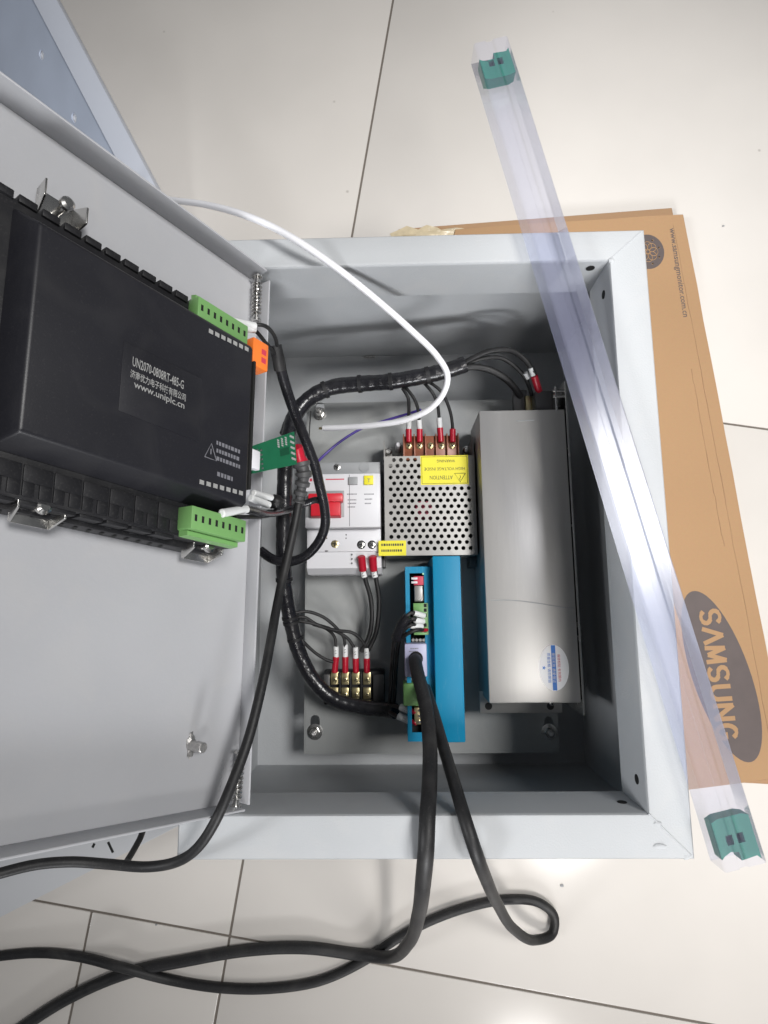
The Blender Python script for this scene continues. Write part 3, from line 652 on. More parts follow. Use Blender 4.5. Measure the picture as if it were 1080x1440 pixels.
for u in (567.5, 582.5, 598, 613, 628.5, 644): q = un(u, 625, ZT); MB().box(q.x - .5, q.x + .5, yb + .6, p1.y + 1.0, ZT - 3, ZT + 3.2, bev=.2).build('divider', 'copper', tb)
q = un(560, 625, -138); MB().lathe((q.x, q.y, zb), (0, 0, 1), [(0, 2.6), (17, 2.6), (18.5, 1.6)], 16).build('adjuster', 'white', psu)
q = un(546, 633, -145); MB().lathe((q.x, q.y, zb), (0, 0, 1), [(0, 3.2), (6, 3.2), (7, 2)], 16).build('case_screw', 'steel', psu)
q = un(657, 632, -145); MB().lathe((q.x, q.y, zb), (0, 0, 1), [(0, 3.6), (9, 3.6), (10, 2)], 16).build('case_screw', 'steel', psu)
q = un(546, 790, -150); b = MB(); b.box(xb - 4, xb + 7, ya - 9, ya - .5, PZ + .2, -140, bev=.5); b.build('mounting_foot', 'darkgrey', psu)
screw('foot_screw', (xb + 2, ya - 5, -140.1), (0, 0, 1), 2.6, 1.2, psu, 'darkgrey')
q = un(540, 795, -150); MB().box(q.x - 1.5, q.x + 1.5, ya - 8, ya - .5, PZ + .2, -140, bev=.4).build('mounting_foot', 'darkgrey', psu)

# ------------------------------------------------------------------ long satin steel filter box
ZB = -95.0; bx0, bx1, by0, by1 = 199.0, 267.4, 71.6, 299.0
fb = thing('metal_power_box', 'long plain satin steel power box with an oval sticker at its lower end', 'power box', ((bx0 + bx1) / 2, (by0 + by1) / 2, PZ))
MB().box(bx0, bx1, by0, by1, -152, ZB, bev=.9).build('box_shell', 'brushed', fb)
MB().box(bx1 + .9, bx1 + 2.3, 62.5, 322.5, -150, ZB + .5, bev=.3).build('side_plate', 'steel', fb)
MB().box(bx1 - 1.6, bx1 + .8, by0 + 2, by1 - .5, -150, ZB - 2.2).build('side_gasket', 'recess', fb)
for v in (549, 556.5): q = un(790, v, ZB); MB().cyl((un(778, v, ZB).x, q.y, ZB - 1.2), (bx1 + 1, q.y, ZB - 1.2), 1.3, n=12).build('standoff', 'steel', fb)
q = un(781, 548, ZB); MB().box(q.x - .6, q.x + 1.0, by1 - 1, q.y + 3, -140, ZB + .2, bev=.2).build('bracket_tab', 'steel', fb)
q0, q1 = un(675, 1003, -128), un(790, 986, -128); foot = MB().box(q0.x, q1.x, q0.y, by0 + 4, -130, -128, bev=.3).build('mounting_foot', 'aluminium', fb)
for u in (687, 774): q = un(u, 993, -128); MB().lathe((q.x, q.y, -128.2), (0, 0, 1), [(0, 2.9), (.35, 2.9)], 18).build('foot_slot', 'recess', foot)
q = un(776, 988, -128); screw('foot_screw', (q.x, q.y, -128), (0, 0, 1), 2.3, 2, foot)
# painted reflection: dark line across the lid, and a short one near its top
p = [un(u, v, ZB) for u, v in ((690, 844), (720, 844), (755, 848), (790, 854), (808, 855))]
MB().tube([q + Vector((0, 0, -.06)) for q in catmull(p, 3)], .42, 6).build('reflection_line', 'grey', fb)
MB().tube([un(u, v, ZB) + Vector((0, 0, -.1)) for u, v in ((726, 592), (738, 591.5), (751, 590.5))], .5, 6).build('reflection_line', 'grey', fb)
# oval sticker
c = un(779, 939, ZB); rx_, ry_ = (un(800, 939, ZB).x - un(758, 939, ZB).x) / 2, (un(779, 907, ZB).y - un(779, 972, ZB).y) / 2
ell = lambda kx, ky, z, n=40, x0=-1, x1=1: [Vector((c.x + rx_ * kx * math.cos(2 * math.pi * k / n), c.y + ry_ * ky * math.sin(2 * math.pi * k / n), z)) for k in range(n)]
b = MB(); e0, e1 = ell(1, 1, ZB + .02), ell(1, 1, ZB + .14); b.poly(e0 + e1, [tuple(range(40))[::-1], tuple(range(40, 80))] + [(i, (i + 1) % 40, 40 + (i + 1) % 40, 40 + i) for i in range(40)]); stk = b.build('oval_sticker', 'paper', fb)
b = MB(); b.poly([Vector((c.x + x, c.y + s * ry_ * math.sqrt(1 - (x / rx_) ** 2) * .99, ZB + .19)) for s in (-1, 1) for x in ((-1.6, 1.6) if s < 0 else (1.6, -1.6))], [(0, 1, 2, 3)]); b.build('blue_band', 'blueprint', stk)
DNv, RTv = Vector((0, -1, 0)), Vector((1, 0, 0))
lettering(['撕毁无效 质量保证'], c + Vector((-1.1, 11, .2)), DNv, RTv, 2.6, 'white', stk, width=22)
lettering(['保修标贴 有效期内'], c + Vector((3.0, 10, .2)), DNv, RTv, 2.4, 'redprint', stk, width=20)
lettering(['质量合格 请勿撕毁'], c + Vector((-4.6, 11, .2)), DNv, RTv, 2.6, 'blueprint', stk, width=22)
lettering(['★'], c + Vector((-8.8, 1.6, .2)), DNv, RTv, 3.6, 'blueprint', stk, width=3.2)
# terminals at the head of the box
p0, p1 = un(753, 576, -108), un(782, 550, -108); MB().box(p0.x, p1.x, by1 + .3, p1.y, -125, -106, bev=.8).build('terminal_cover', 'darkgrey', fb)
p0, p1 = un(740, 576, -118), un(752, 556, -118); MB().box(p0.x, p1.x, by1 + .3, p1.y, -128, -118, bev=.8).build('terminal_post', 'brass', fb)
p0, p1 = un(722, 575, -122), un(741, 548, -122); MB().box(p0.x, p1.x, by1 + .3, p1.y, -128, -121, bev=1.2).build('terminal_cover', 'darkgrey', fb)

# ------------------------------------------------------------------ blue stepper drive standing on edge
dx0, dxm, dx1 = 137.6, 158.3, 179.4; dy0 = 46.0; dy1 = un(608, 782, -85).y; dyl = un(575, 797, -96).y
drv = thing('stepper_driver', 'bright blue motor driver standing on edge below the perforated power supply', 'motor driver', ((dx0 + dx1) / 2, (dy0 + dy1) / 2, PZ))
MB().box(dxm, dx1, dy0, dy1, PZ + .3, -85, bev=.8).build('heat_sink', 'blue', drv)
wx0, wx1 = un(576.5, 850, -96).x, un(597, 850, -96).x; wy1, wy0 = un(585, 806, -96).y, un(585, 1030, -96).y
dl0 = un(570, 1043, -96).y
cas = plate_with_holes([(dx0, dl0), (dxm - .1, dl0), (dxm - .1, dyl), (dx0, dyl)], [[(wx0, wy0), (wx1, wy0), (wx1, wy1), (wx0, wy1)]], -97.2, -96, 'cover', 'blue', drv)
b = MB(); b.box(dx0, dx0 + 1.2, dl0, dyl, PZ + .3, -97.22); b.box(dx0 + 1.22, dxm - .1, dyl - 1.2, dyl, PZ + .3, -97.22); b.box(dx0 + 1.22, dxm - .1, dl0, dl0 + 1.2, PZ + .3, -97.22); b.build('side_wall', 'blue', cas)
MB().box(dx0 + 1.3, dxm - .2, dl0 + 1.3, dyl - 1.3, -135, -112).build('inner_board', 'recess', drv)
def dbox(u0_, v0_, u1_, v1_, z0, z1, nm, m, bev=.4, parent=None):
    p0, p1 = un(u0_, v1_, z1), un(u1_, v0_, z1); return MB().box(p0.x, p1.x, p0.y, p1.y, z0, z1, bev=bev).build(nm, m, parent or drv)
dip = dbox(582, 810, 597, 823, -111.9, -97, 'dip_switch', 'redprint')
for v in (813.5, 819): dbox(578.5, v - 1.6, 587, v + 1.6, -98, -95.6, 'switch_lever', 'white', .15, dip)
dbox(583, 823.5, 596, 846, -111.9, -99, 'metal_shell', 'aluminium')
MB().lathe(un(595, 807, -96) + Vector((0, 0, -.3)), (0, 0, 1), [(0, .8), (.8, .7)], 10).build('status_light', 'lead', drv)
g1 = dbox(582, 848, 602, 893, -111.9, -94.5, 'plug_terminal', 'green'); g1['label'] = 'upper green plug terminal with five wires'
b = MB()
for v in (851.5, 858, 865, 879, 887): p = un(598, v, -94.5); b.box(p.x - 1.1, p.x + 1.1, p.y - 1.3, p.y + 1.3, -95, -94.3)
b.build('wire_entries', 'recess', g1)
b = MB(); 
for k in range(4): p = un(581 + k * 5, 900, -98); b.cyl((p.x, p.y, -112), (p.x, p.y, -97), 1.2, n=10)
b.build('socket_pins', 'aluminium', drv)
pg = dbox(569.5, 905, 600, 952, -111.9, -84, 'data_plug', 'lavender', 1.0)
b = MB(); p = un(585, 926, -84); b.lathe((p.x, p.y, -84.6), (0, 0, 1), [(0, 5.2), (.9, 5.2)], 20); b.build('cable_entry', 'recess', pg)
rws = []; q = un(577, 912, -84); dashes([(q.x, q.x + 6, q.y, .9), (q.x - 1, q.x + 6, q.y - 2.2, .8)], pg, 'greyink', ident, -84)
dbox(570, 953, 598, 958, -111.9, -97, 'socket_rim', 'steel')
g2 = dbox(567.5, 961, 601, 993, -111.9, -92, 'plug_terminal', 'green', .6); g2['label'] = 'lower green plug terminal beside the thick cables'
dbox(583, 995, 593, 1019, -111.9, -97, 'pin_header', 'brass')
b = MB()
for v in (999, 1007, 1015): p = un(590, v, -97); b.cyl((p.x, p.y, -97.1), (p.x, p.y, -96), 1.0, n=10)
b.build('header_screws', 'steel', drv)

# ------------------------------------------------------------------ four-way terminal block
ZK = -138.0
p0, p1 = un(455, 992, ZK), un(540, 944, ZK)
tbk = thing('terminal_block', 'black four way terminal block with brass clamps near the plate bottom', 'terminal block', ((p0.x + p1.x) / 2, (p0.y + p1.y) / 2, PZ))
MB().box(p0.x, p1.x, p0.y, p1.y, PZ + .2, ZK - 3, bev=.8).build('block_body', 'black', tbk)
for u0_, u1_ in ((455, 464), (525, 540)): a0, a1 = un(u0_, 988, ZK), un(u1_, 948, ZK); MB().box(a0.x, a1.x, a0.y, a1.y, ZK - 3, ZK + 1.5, bev=.6).build('end_stop', 'darkgrey', tbk)
tx = (470.5, 485.5, 500.5, 516)
for i, u in enumerate(tx):
    for v0, v1 in ((945, 963), (967, 983)):
        a0, a1 = un(u - 5.3, v1, ZK), un(u + 5.3, v0, ZK); cl = MB().box(a0.x, a1.x, a0.y, a1.y, ZK - 3.2, ZK - .6, bev=.4).build('brass_clamp', 'brass', tbk)
        screw('clamp_screw', ((a0.x + a1.x) / 2, (a0.y + a1.y) / 2 - 1, ZK - .6), (0, 0, 1), 2.3, 1.2, cl, 'brass')
for u in (478, 493, 508): a0 = un(u, 984, ZK); a1 = un(u, 945, ZK); MB().box(a0.x - .6, a0.x + .6, a0.y, a1.y, ZK - 3.1, ZK + 2.2, bev=.2).build('divider', 'black', tbk)

# ------------------------------------------------------------------ wiring
def cable(name, label, cat, pts, r, m='rubber', group=None, step=2.5, n=10, ridge=None, world=None):
    P = catmull(world if world else path(pts), step)
    rf = (lambda i: r * (1 + ridge[0] * (math.sin(i * .31) + .7 * math.sin(i * .83 + 2)) + (ridge[0] * .8 if i % ridge[1] == 0 else 0))) if ridge else r
    o = MB().tube(P, rf, n).build(name, m, None, P[len(P) // 2], angle=60); tag(o, label, cat, group); return o
def between(p, q, f): return p + (q - p) * f
def ferrule(o, pts, r=2.6, m='redboot', name='red_ferrule'):
    P = path(pts); return MB().lathe(P[0], P[1] - P[0], [(0, r * .8), (.6, r), ((P[1] - P[0]).length - .6, r * .95), ((P[1] - P[0]).length, r * .7)], 14).build(name, m, o)
def marker(o, pts, r=2.2, text=True):
    P = path(pts); L = (P[1] - P[0]).length; ax = (P[1] - P[0]).normalized()
    s = MB().lathe(P[0], P[1] - P[0], [(0, r * .9), (.3, r), (L - .3, r), (L, r * .9)], 14).build('marker_sleeve', 'sleeve', o)
    if text:
        b = MB(); sd = ax.cross(Vector((0, 0, 1))).normalized(); c = between(P[0], P[1], .5) + Vector((0, 0, r + .02))
        for k in range(2): q = c + ax * (k * 2.0 - 1.0); b.tube([q - sd * r * .3, q + sd * r * .3, q + sd * r * .3 + ax * .9], .2, 4)
        b.build('sleeve_mark', 'ink', s)
    return s
G = 'black wires inside the cabinet'
# thick cables out of the driver plug
c1 = cable('motor_cable', 'thickest black cable hanging from the driver plug over the cabinet edge to the floor', 'cable',
      [(585, 927, -88), (584, 930, -78), (588, 950, -66), (597, 985, -55), (604, 1040, -36), (604, 1100, -10), (601, 1150, 8), (599, 1195, 12), (595, 1240, -4), (589, 1285, -60), (575, 1325, -130), (547, 1346, -190), (510, 1343, -204.6), (430, 1333, -204.6), (350, 1336, -204.6), (260, 1351, -204.4), (180, 1368, -203), (100, 1402, -204), (30, 1446, -204.6), (-80, 1530, -204.6)], 4.8, n=14)
c2 = cable('encoder_cable', 'thinner black cable looping on the floor below the cabinet', 'cable',
      [(600, 985, -88), (598, 968, -80), (606, 990, -64), (622, 1045, -42), (640, 1105, -12), (655, 1155, 8), (668, 1195, 10), (683, 1235, -20), (700, 1272, -90), (722, 1306, -150), (752, 1322, -190), (777, 1312, -204), (779, 1288, -205.6), (757, 1269, -205.6), (715, 1265, -205.6), (660, 1275, -205.6), (600, 1297, -205), (555, 1322, -205.6), (510, 1352, -205.6), (450, 1379, -205.6), (380, 1390, -205.6), (310, 1389, -205.6), (240, 1378, -205.6), (170, 1360, -196), (110, 1345, -203), (50, 1340, -205.6), (-60, 1352, -205.6)], 3.95, n=14)
# cable from the controller boot, past the door hinge, to the lower left
c3 = cable('door_cable', 'black cable running down past the door hinge and away to the left', 'cable',
      [(421, 702, -28), (415, 735, -28), (405, 780, -24), (396, 820, -18), (388, 860, -8), (380, 905, 4), (368, 965, 16), (349, 1040, 26), (325, 1105, 31), (300, 1160, 28), (275, 1195, 20), (245, 1213, 10), (205, 1219, 4), (150, 1215, 4), (100, 1212, 10), (50, 1216, 20), (0, 1228, 30), (-60, 1246, 38)], 2.9, n=12)
boot = MB().tube(catmull(path([(423, 650, -20), (427, 668, -22), (424, 686, -25), (420, 706, -28)]), .8), lambda i: 6.2 - i * .06 - (1.6 if (i // 4) % 2 else 0), 14).build('ribbed_boot', 'darkgrey', c3)
MB().lathe(un(418, 628, -10), un(424, 652, -20) - un(418, 628, -10), [(0, 3.2), (1, 3.6), (8, 3.6), (12, 5.0)], 12).build('plug_shell', 'redboot', c3)
# harness wrapped in tape
h1 = cable('wire_harness', 'taped black wire harness dropping along the left of the mounting plate to the driver', 'cable harness',
      [(412, 588, -104), (403, 630, -96), (400, 690, -92), (399, 760, -98), (400, 820, -108), (408, 868, -118), (420, 915, -126), (440, 955, -130), (470, 983, -132), (510, 994, -132), (545, 998, -128), (556, 1000, -124)], 6.1, 'tape', step=1.0, n=14, ridge=(.02, 9))
h2 = cable('wire_harness', 'taped black wire harness arching across the top of the cabinet interior', 'cable harness',
      [(404, 612, -106), (415, 584, -110), (436, 560, -112), (466, 545, -112), (505, 540, -110), (545, 537, -108), (590, 530, -106), (632, 520, -104), (655, 512, -102)], 6.6, 'tape', step=1.0, n=14, ridge=(.02, 9))
b = MB()
for f, rr in ((.30, 7.4), (.47, 7.5), (.62, 7.4), (.80, 7.2)):
    P = catmull(path([(404, 612, -106), (415, 584, -110), (436, 560, -112), (466, 545, -112), (505, 540, -110), (545, 537, -108), (590, 530, -106), (632, 520, -104), (655, 512, -102)]), 1.0)
    k = int(f * len(P)); MB().tube(P[k:k + 4], rr, 14).build('cable_tie', 'black', h2)
b = MB(); P = catmull(path([(399, 760, -98), (400, 820, -108), (408, 868, -118), (420, 915, -126)]), 1.0)
for k in (30, 62, 66, 80): MB().tube(P[k:k + 3], 6.9, 14).build('cable_tie', 'black', h1)
# heat-shrunk lead from the upper controller terminal, looping past the breaker
pa = udw(345, 455, 15)
def wpts(first, pts): return [first] + path(pts)
l1 = cable('sleeved_lead', 'black sleeved lead from the upper green terminal looping round in front of the breaker', 'cable', None, 3.7, 'tape', n=12,
      world=path([(389, 490, -2), (394, 515, -8), (403, 548, -18), (416, 585, -30), (430, 620, -42), (443, 655, -52), (450, 685, -60), (456, 712, -66), (457, 740, -74), (447, 764, -80), (428, 783, -84), (405, 790, -86), (383, 786, -88), (366, 774, -90)]))
for k, (pts, lb) in enumerate((([(352, 457, 32), (368, 457, 30), (381, 465, 18), (388, 478, 8), (390, 495, -3)], 'upper'), ([(348, 458, 32), (358, 464, 28), (372, 480, 14), (384, 495, 3), (390, 505, -5)], 'lower'))):
    MB().tube(catmull(path(pts), 1.5), 1.25, 8).build('core_wire', 'rubber', l1)
MB().tube(catmull(path([(387, 486, 0), (391, 503, -4), (394, 520, -9)]), 1.5), 4.2, 12).build('heat_shrink', 'rubber', l1)
def dsleeve(o, a, b_, r=2.3):
    A, B = un(*a), un(*b_); MB().lathe(A, B - A, [(0, r * .7), (.5, r), ((B - A).length - .4, r), ((B - A).length, r * .8)], 12).build('marker_sleeve', 'sleeve', o)
dsleeve(l1, (327, 452, 44), (359, 459, 31)); dsleeve(l1, (333, 461, 43), (358, 464, 29), 2.0)
l2 = cable('sleeved_lead', 'black lead pair leaving the lower green terminal and joining the harness', 'cable', [(345, 716, 36), (360, 719, 20), (378, 722, -14), (398, 719, -52), (420, 712, -66), (445, 703, -66), (454, 706, -66)], 2.6, 'tape', n=10)
MB().tube(catmull(path([(330, 727, 42), (350, 727, 26), (372, 726, -8), (392, 722, -46)]), 2), 1.3, 8).build('core_wire', 'rubber', l2)
dsleeve(l2, (311, 722, 56), (347, 716, 35), 2.4); dsleeve(l2, (352, 700, 10), (378, 710, -10), 2.3); dsleeve(l2, (356, 693, 10), (382, 700, -10), 2.0)
blob(un(388, 706, -30), 5.5, 5, 5, 'tied_knot', 'rubber', l2, 21)
# white and violet
wc = cable('white_cable', 'white round cable curving in over the cabinet top edge', 'cable',
      [(150, 262, -150), (200, 272, -110), (240, 281, -60), (290, 288, -25), (345, 303, 6), (385, 320, 12), (425, 343, 12), (475, 378, 4), (530, 422, -14), (580, 466, -34), (614, 500, -46), (629, 527, -54), (625, 550, -60), (607, 573, -68), (572, 590, -80), (525, 598, -94), (482, 601, -108), (455, 602, -116)], 2.35, 'whitecable', n=12)
cable('violet_wire', 'thin violet wire dropping behind the white cable to the breaker', 'wire', [(592, 576, -124), (570, 583, -130), (540, 592, -134), (510, 602, -136), (480, 620, -136), (456, 640, -134), (444, 652, -130)], 1.15, 'purple', n=8)
A_, B_ = un(457, 602, -115.5), un(449, 602.5, -117.5); MB().tube([A_, B_], 1.1, 8).build('bare_core', 'brass', wc)
# wires to the power supply
for pts, fr, mk, lb in (
    ([(566, 546, -112), (574, 560, -112), (575, 576, -118), (574.5, 592, -126), (574.5, 604, -131)], [(574.5, 603, -130), (574.8, 622, -132)], [(575, 588, -124), (574.7, 603, -130)], 'first wire from the left on the copper terminals of the power supply'),
    ([(570, 544, -112), (582, 560, -112), (588, 576, -118), (589.5, 592, -126), (590, 604, -131)], [(590, 603, -130), (590, 622, -132)], [(589, 590, -125), (590, 603, -130)], 'second wire from the left on the copper terminals of the power supply'),
    ([(596, 538, -112), (608, 552, -112), (615, 568, -118), (617.5, 588, -126), (618.5, 602, -131)], [(618.5, 601, -130), (620, 622, -132)], [(617.5, 587, -125), (618.5, 602, -130)], 'third wire from the left on the copper terminals of the power supply'),
    ([(602, 536, -112), (620, 550, -112), (632, 575, -120), (636, 595, -127), (636.5, 605, -131)], [(636.5, 603, -130), (636.5, 622, -132)], None, 'thin unmarked wire on the right end of the copper terminals')):
    o = cable('supply_wire', lb, 'wire', pts, 1.45, n=8, group='wires to the power supply')
    ferrule(o, fr, 2.7)
    if mk: marker(o, mk, 2.3)
# wires over to the steel power box
for pts, fr, mk, lb, r in (
    ([(648, 513, -104), (668, 502, -98), (692, 493, -94), (718, 493, -92), (738, 506, -92), (749, 522, -96), (752, 535, -102)], [(751, 528, -98), (758, 551, -108)], [(746, 517, -94), (750, 528, -98)], 'arched black wire with a red ferrule on the steel power box', 2.3),
    ([(650, 515, -106), (675, 505, -102), (702, 503, -100), (725, 516, -102), (740, 534, -108), (748, 556, -116)], None, [(738, 524, -104), (743, 532, -107)], 'middle black wire ending on the brass post of the steel power box', 1.7),
    ([(640, 520, -106), (664, 516, -104), (688, 520, -106), (710, 532, -110), (724, 546, -116), (732, 558, -122)], None, None, 'lowest black wire bending down to the grey cover of the steel power box', 2.9)):
    o = cable('box_wire', lb, 'wire', pts, r, n=10, group='wires to the steel power box')
    if fr: ferrule(o, fr, 3.0)
    if mk: marker(o, mk, 2.2, False)
# breaker output wires
for pts, fr, mk, lb in (
    ([(512, 798, -124), (514, 815, -126), (521, 840, -130), (523, 868, -132), (520, 892, -134), (514, 906, -134), (508, 916, -136)], [(508, 782, -118), (510.5, 803, -124)], [(510.5, 803, -124), (512.5, 812, -125)], 'left wire under the breaker with a dark red ferrule'),
    ([(527, 798, -124), (529, 815, -126), (533, 840, -130), (532, 868, -132), (528, 892, -134), (522, 906, -134), (517, 916, -136)], [(524, 782, -118), (525.5, 803, -124)], [(525.5, 803, -124), (527.5, 812, -125)], 'right wire under the breaker with a dark red ferrule')):
    o = cable('breaker_wire', lb, 'wire', pts, 1.9, n=10, group='wires under the breaker'); ferrule(o, fr, 3.3); marker(o, mk, 2.5)
# wires to the terminal block
for i, (pts, lb) in enumerate((
    ([(414, 868, -118), (428, 868, -122), (445, 878, -126), (462, 886, -130), (471, 897, -134), (472.5, 912, -135)], 'leftmost wire on the four way terminal block'),
    ([(414, 862, -116), (432, 860, -120), (455, 868, -124), (474, 884, -128), (484, 898, -132), (485, 910, -134)], 'second wire from the left on the four way terminal block'),
    ([(414, 872, -118), (436, 876, -124), (466, 885, -128), (488, 897, -132), (499, 912, -135)], 'third wire from the left on the four way terminal block'),
    ([(440, 878, -126), (470, 886, -126), (496, 890, -128), (510, 902, -132), (515.5, 914, -135)], 'rightmost wire on the four way terminal block'))):
    o = cable('block_wire', lb, 'wire', pts, 1.35, n=8, group='wires to the terminal block')
    u = (473, 486, 500.5, 516)[i]; v = (909, 906, 910, 911)[i]; v2 = (924, 924, 926, 926)[i]
    marker(o, [(u - .5, v, -134.5), (u - .3, v2, -136)], 2.2); ferrule(o, [(u - .3, v2 - 1, -136), (tx[i], 946, ZK - .5)], 2.7)
cable('block_wire', 'low curved wire sweeping from the harness to the left red ferrule', 'wire', [(418, 892, -122), (430, 906, -128), (446, 920, -132), (462, 929, -135), (470, 931, -136)], 1.35, n=8, group='wires to the terminal block')
# wires to the driver
for k, (pts, mk, lb) in enumerate((
    ([(588, 864, -90), (577, 862, -86), (568, 872, -86), (560, 884, -92), (554, 905, -104), (551, 940, -116), (549, 975, -124), (547, 996, -126)], [(582, 862, -88), (597, 866, -93)], 'upper wire from the driver terminal with a white sleeve'),
    ([(588, 873, -90), (580, 870, -86), (572, 878, -87), (565, 890, -92), (560, 908, -104), (557, 940, -116), (555, 975, -124), (553, 996, -126)], [(583, 872, -88), (596, 874, -93)], 'second wire from the driver terminal with a white sleeve'),
    ([(590, 881, -92), (578, 879, -85), (570, 884, -86), (563, 893, -92)], [(577, 880, -86), (594, 881, -92)], 'third wire from the driver terminal with a white sleeve'),
    ([(598, 886, -94), (586, 886, -86), (575, 890, -86), (566, 896, -92)], None, 'lowest wire from the driver terminal with a red tip'),)):
    o = cable('driver_wire', lb, 'wire', pts, 1.5, n=8, group='wires to the blue driver')
    if mk: marker(o, mk, 2.1)
    else: ferrule(o, [(592, 886, -90), (601, 886, -95)], 1.5)
    if k == 0: MB().tube(catmull(path([(574, 867, -84), (566, 877, -86), (559, 892, -92), (557, 897, -95)]), 1.2), 3.9, 12).build('heat_shrink', 'tape', o)
for k, (pts, mk, fr, lb) in enumerate((
    ([(548, 992, -122), (556, 993, -114), (564, 996, -108), (572, 998, -104)], [(563, 994, -106), (577, 1000, -102)], [(576, 999.5, -102), (586, 1002, -98)], 'upper white sleeved wire at the foot of the driver'),
    ([(546, 1000, -124), (552, 1004, -116), (560, 1008, -108), (570, 1011, -104)], [(560, 1007, -106), (576, 1014, -102)], [(575, 1013.5, -102), (586, 1017, -98)], 'lower white sleeved wire at the foot of the driver'))):
    o = cable('driver_wire', lb, 'wire', pts, 1.6, n=8, group='wires to the blue driver'); marker(o, mk, 2.7); ferrule(o, fr, 2.0)
# thin grey wire on the plate behind the controller lead, and a short black one under the door
cable('earth_wire', 'thin dark wire running down the plate from under the harness to the breaker', 'wire', [(437, 578, -140), (435, 610, -146), (435, 640, -148), (437, 660, -150)], .6, 'rubber', n=6)
cable('short_lead', 'short black lead hanging below the bottom edge of the door', 'cable', [(205, 1150, -60), (199, 1174, -50), (190, 1192, -40), (178, 1212, -24)], 2.0, n=10)

# ------------------------------------------------------------------ clear packing tube across the cabinet
za, zt = .4, 16.0
A0 = un(669, 60, zt); A1 = un(714, 50, zt); B1 = un(1079, 1213, zt); 
ax = (B1 - A1).normalized(); sd = Vector((-ax.y, ax.x, 0)); sd = -sd if sd.x > 0 else sd       # sd points left across the tube
Wt = 23.6; L = (B1 - A1).length
TF = lambda x, y, z: Vector((A1.x, A1.y, 0)) + sd * x + ax * y + Vector((0, 0, z))
tube = thing('packing_tube', 'clear plastic packing tube with green end plugs lying across the cabinet', 'plastic tube', TF(Wt / 2, L / 2, za))
prf = [(0, za), (Wt, za), (Wt, zt - 5), (Wt - 1.5, zt - 4.6), (Wt - 1.5, zt), (.0, zt)]
outer = [(0, za), (Wt, za), (Wt, zt - 1), (Wt - 1, zt), (15.5, zt), (14.6, zt - 1.4), (11.0, zt - 1.4), (10.1, zt), (1, zt), (0, zt - 1)]
cxm, czm = Wt / 2, (za + zt) / 2
inner = [(x + (.7 if x < cxm else -.7) * (1 if abs(x - cxm) > 4 else 0), z + (.7 if z < czm else -.7)) for x, z in outer]
b = MB(); n = len(outer); NS = 24; rg = []
for k in range(NS + 1):
    y = L * k / NS; rg.append(([b.bm.verts.new(TF(x, y, z)) for x, z in outer], [b.bm.verts.new(TF(x, y, z)) for x, z in inner]))
for (o1, i1), (o2, i2) in zip(rg, rg[1:]):
    for k in range(n):
        j = (k + 1) % n; b.bm.faces.new((o1[k], o1[j], o2[j], o2[k]))
for v in [v for _, i1 in rg for v in i1]: b.bm.verts.remove(v)
b.build('tube_sleeve', 'clear', tube)
def endplug(y0, y1, lab_, notch):
    """rubber stopper with two square pockets and a notched mouth"""
    x0_, x1_, z0_, z1_ = 1.2, Wt - 1.2, zt - 10, zt - 2.0
    ym = y0 + (y1 - y0) * .18
    hol = []
    for cx_ in (9.0, 15.2):
        cy_ = y0 + (y1 - y0) * .45; hol.append([(cx_ - 1.9, cy_ - 2.6), (cx_ + 1.9, cy_ - 2.6), (cx_ + 1.9, cy_ + 2.6), (cx_ - 1.9, cy_ + 2.6)])
    s = 1 if notch == 'start' else -1; e0 = y0 if s > 0 else y1
    mouth = [(x0_, e0 - 0 * s), (x0_ + 2, e0 + 2.2 * s), (12, e0 + 1.5 * s), (12.2, e0 + 6 * s), (16.5, e0 + 7 * s), (x1_ - 2, e0 + 5.5 * s), (x1_, e0 + 4 * s)]
    e1_ = y1 if s > 0 else y0
    out = mouth + [(x1_, e1_), (x1_ - 4, e1_ + 1.4 * s), (x0_ + 4, e1_ + 1.4 * s), (x0_, e1_)]
    p = plate_with_holes(out, hol, z1_ - 5, z1_, 'end_plug', 'plug', tube, TF); p['label'] = lab_
    MB().prism(out, z0_, z1_ - 5.02, TF).build('plug_core', 'plug', p)
    return p
endplug(7, 26, 'green rubber plug in the far end of the tube', 'start')
endplug(L - 25, L - 1.5, 'green rubber plug in the near end of the tube', 'end')

# ------------------------------------------------------------------ steel pieces behind the door
zc = -120.0
a0, a1 = un(64, -30, zc), un(228, 279, zc); i0, i1 = un(42, 0, zc), un(171, 229, zc)
axc = (a1 - a0).normalized(); lft = Vector((-axc.y, axc.x, 0)); lft = -lft if lft.x > 0 else lft
Lc = (a1 - a0).length + 40; wtop = ((i0 - a0).dot(lft) + (i1 - a0).dot(lft)) / 2
CF = lambda x, y, z: a0 + lft * x + axc * (y - 260) + Vector((0, 0, z))
chn = thing('steel_channel', 'bluish galvanised steel channel with punched holes behind the door', 'steel channel', CF(20, 260, FZ - zc))
MB().box(0, wtop, 0, Lc + 230, -1.6, 0, CF, bev=.5).build('top_flange', 'palechannel', chn)
MB().box(0, 1.6, 0, Lc + 230, FZ - zc + .3, -1.62, CF, bev=.3).build('outer_web', 'palechannel', chn)
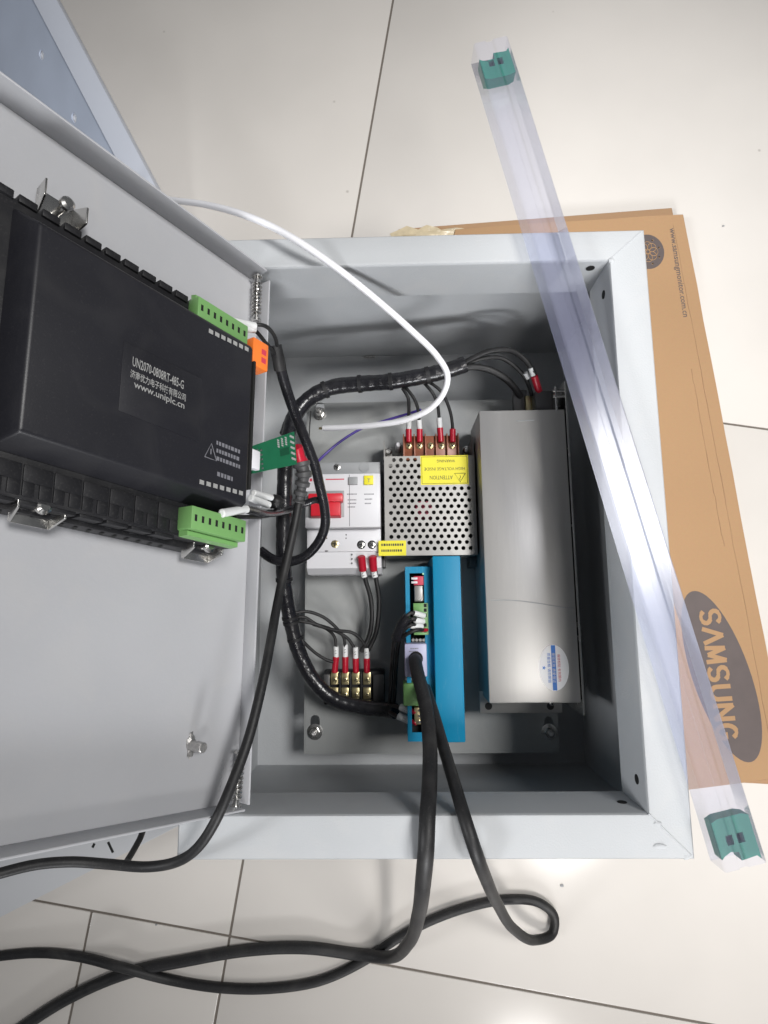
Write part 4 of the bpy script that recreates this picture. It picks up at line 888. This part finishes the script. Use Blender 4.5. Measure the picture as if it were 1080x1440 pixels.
# sloping perforated inner web
SFr = lambda x, y, z: CF(wtop + x * .80, y, -1.6 - x * .60) + (lft * .6 + Vector((0, 0, .8))) * z
def webpos(u, v):
    q = un(u, v, zc - 14) - a0; return ((q.dot(lft) - wtop) / .8, q.dot(axc) + 260)
h1_, h2_ = webpos(57, 75), webpos(110, 160); hst = ((h2_[0] - h1_[0]), (h2_[1] - h1_[1]))
hs = [(h1_[0] + hst[0] * 0, h1_[1] + hst[1] * k) for k in range(-3, 4)]; hs = [q for q in hs if 14 < q[1] < Lc + 215]
plate_with_holes([(0, 0), (118, 0), (118, Lc + 230), (0, Lc + 230)], [slot(q[0], q[1], 7, 10, 6) for q in hs], -1.4, 0, 'perforated_web', 'channel', chn, SFr)
for q in hs: MB().box(q[0] - 7, q[0] + 7, q[1] - 9, q[1] + 9, -3.4, -2.2, SFr).build('hole_backing', 'paper', chn)
zs = -172.0
q = [un(262, 1156, zs), un(0, 1290, zs), un(-260, 1425, zs), un(-300, 1180, zs), un(150, 1010, zs)]
c = un(40, 1220, zs)
b = MB(); b.prism([(p.x, p.y) for p in q][::-1], zs - 2, zs); bmesh.ops.bevel(b.bm, geom=list(b.bm.edges), offset=.5, segments=2, affect='EDGES')
sh = thing('steel_sheet', 'flat pale grey steel panel poking out under the door at lower left', 'steel panel', (c.x, c.y, FZ))
b.build('panel_face', 'sheet', sh)
MB().prism([(p.x, p.y) for p in (q[0] - Vector((4, -3, 0)), q[1], q[2], q[2] + Vector((2, 4, 0)), q[1] + Vector((2, 4, 0)), q[0] + Vector((-2, 6, 0)))][::-1], FZ + .2, zs - 2.1).build('folded_side', 'sheet', sh)
for pts in ([(133, 1186), (130, 1192)], [(152, 1184), (159, 1199)]): 
    A, B = un(*pts[0], zs), un(*pts[1], zs); d = (B - A).normalized(); s_ = Vector((-d.y, d.x, 0)) * 1.1
    MB().prism([(p.x, p.y) for p in (A - s_, A + s_, B + s_, B - s_)], zs + .02, zs + .1).build('slot', 'recess', sh)
# crumbs on the tiles
for u, v, r, lb in ((1017, 318, 1.1, 'small dark crumb on the tiles right of the cardboard'), (790, 1245, 1.6, 'pale smudge of glue on the tiles below the cabinet'), (220, 1300, 1.0, 'dark crumb on the tile between the two floor joints')):
    p = un(u, v, FZ); o = blob((p.x, p.y, FZ + .5), r, r * .8, .5, 'crumb', 'grey', None, int(u)); tag(o, lb, 'crumb')
    o.data.materials[0] = M['grey']
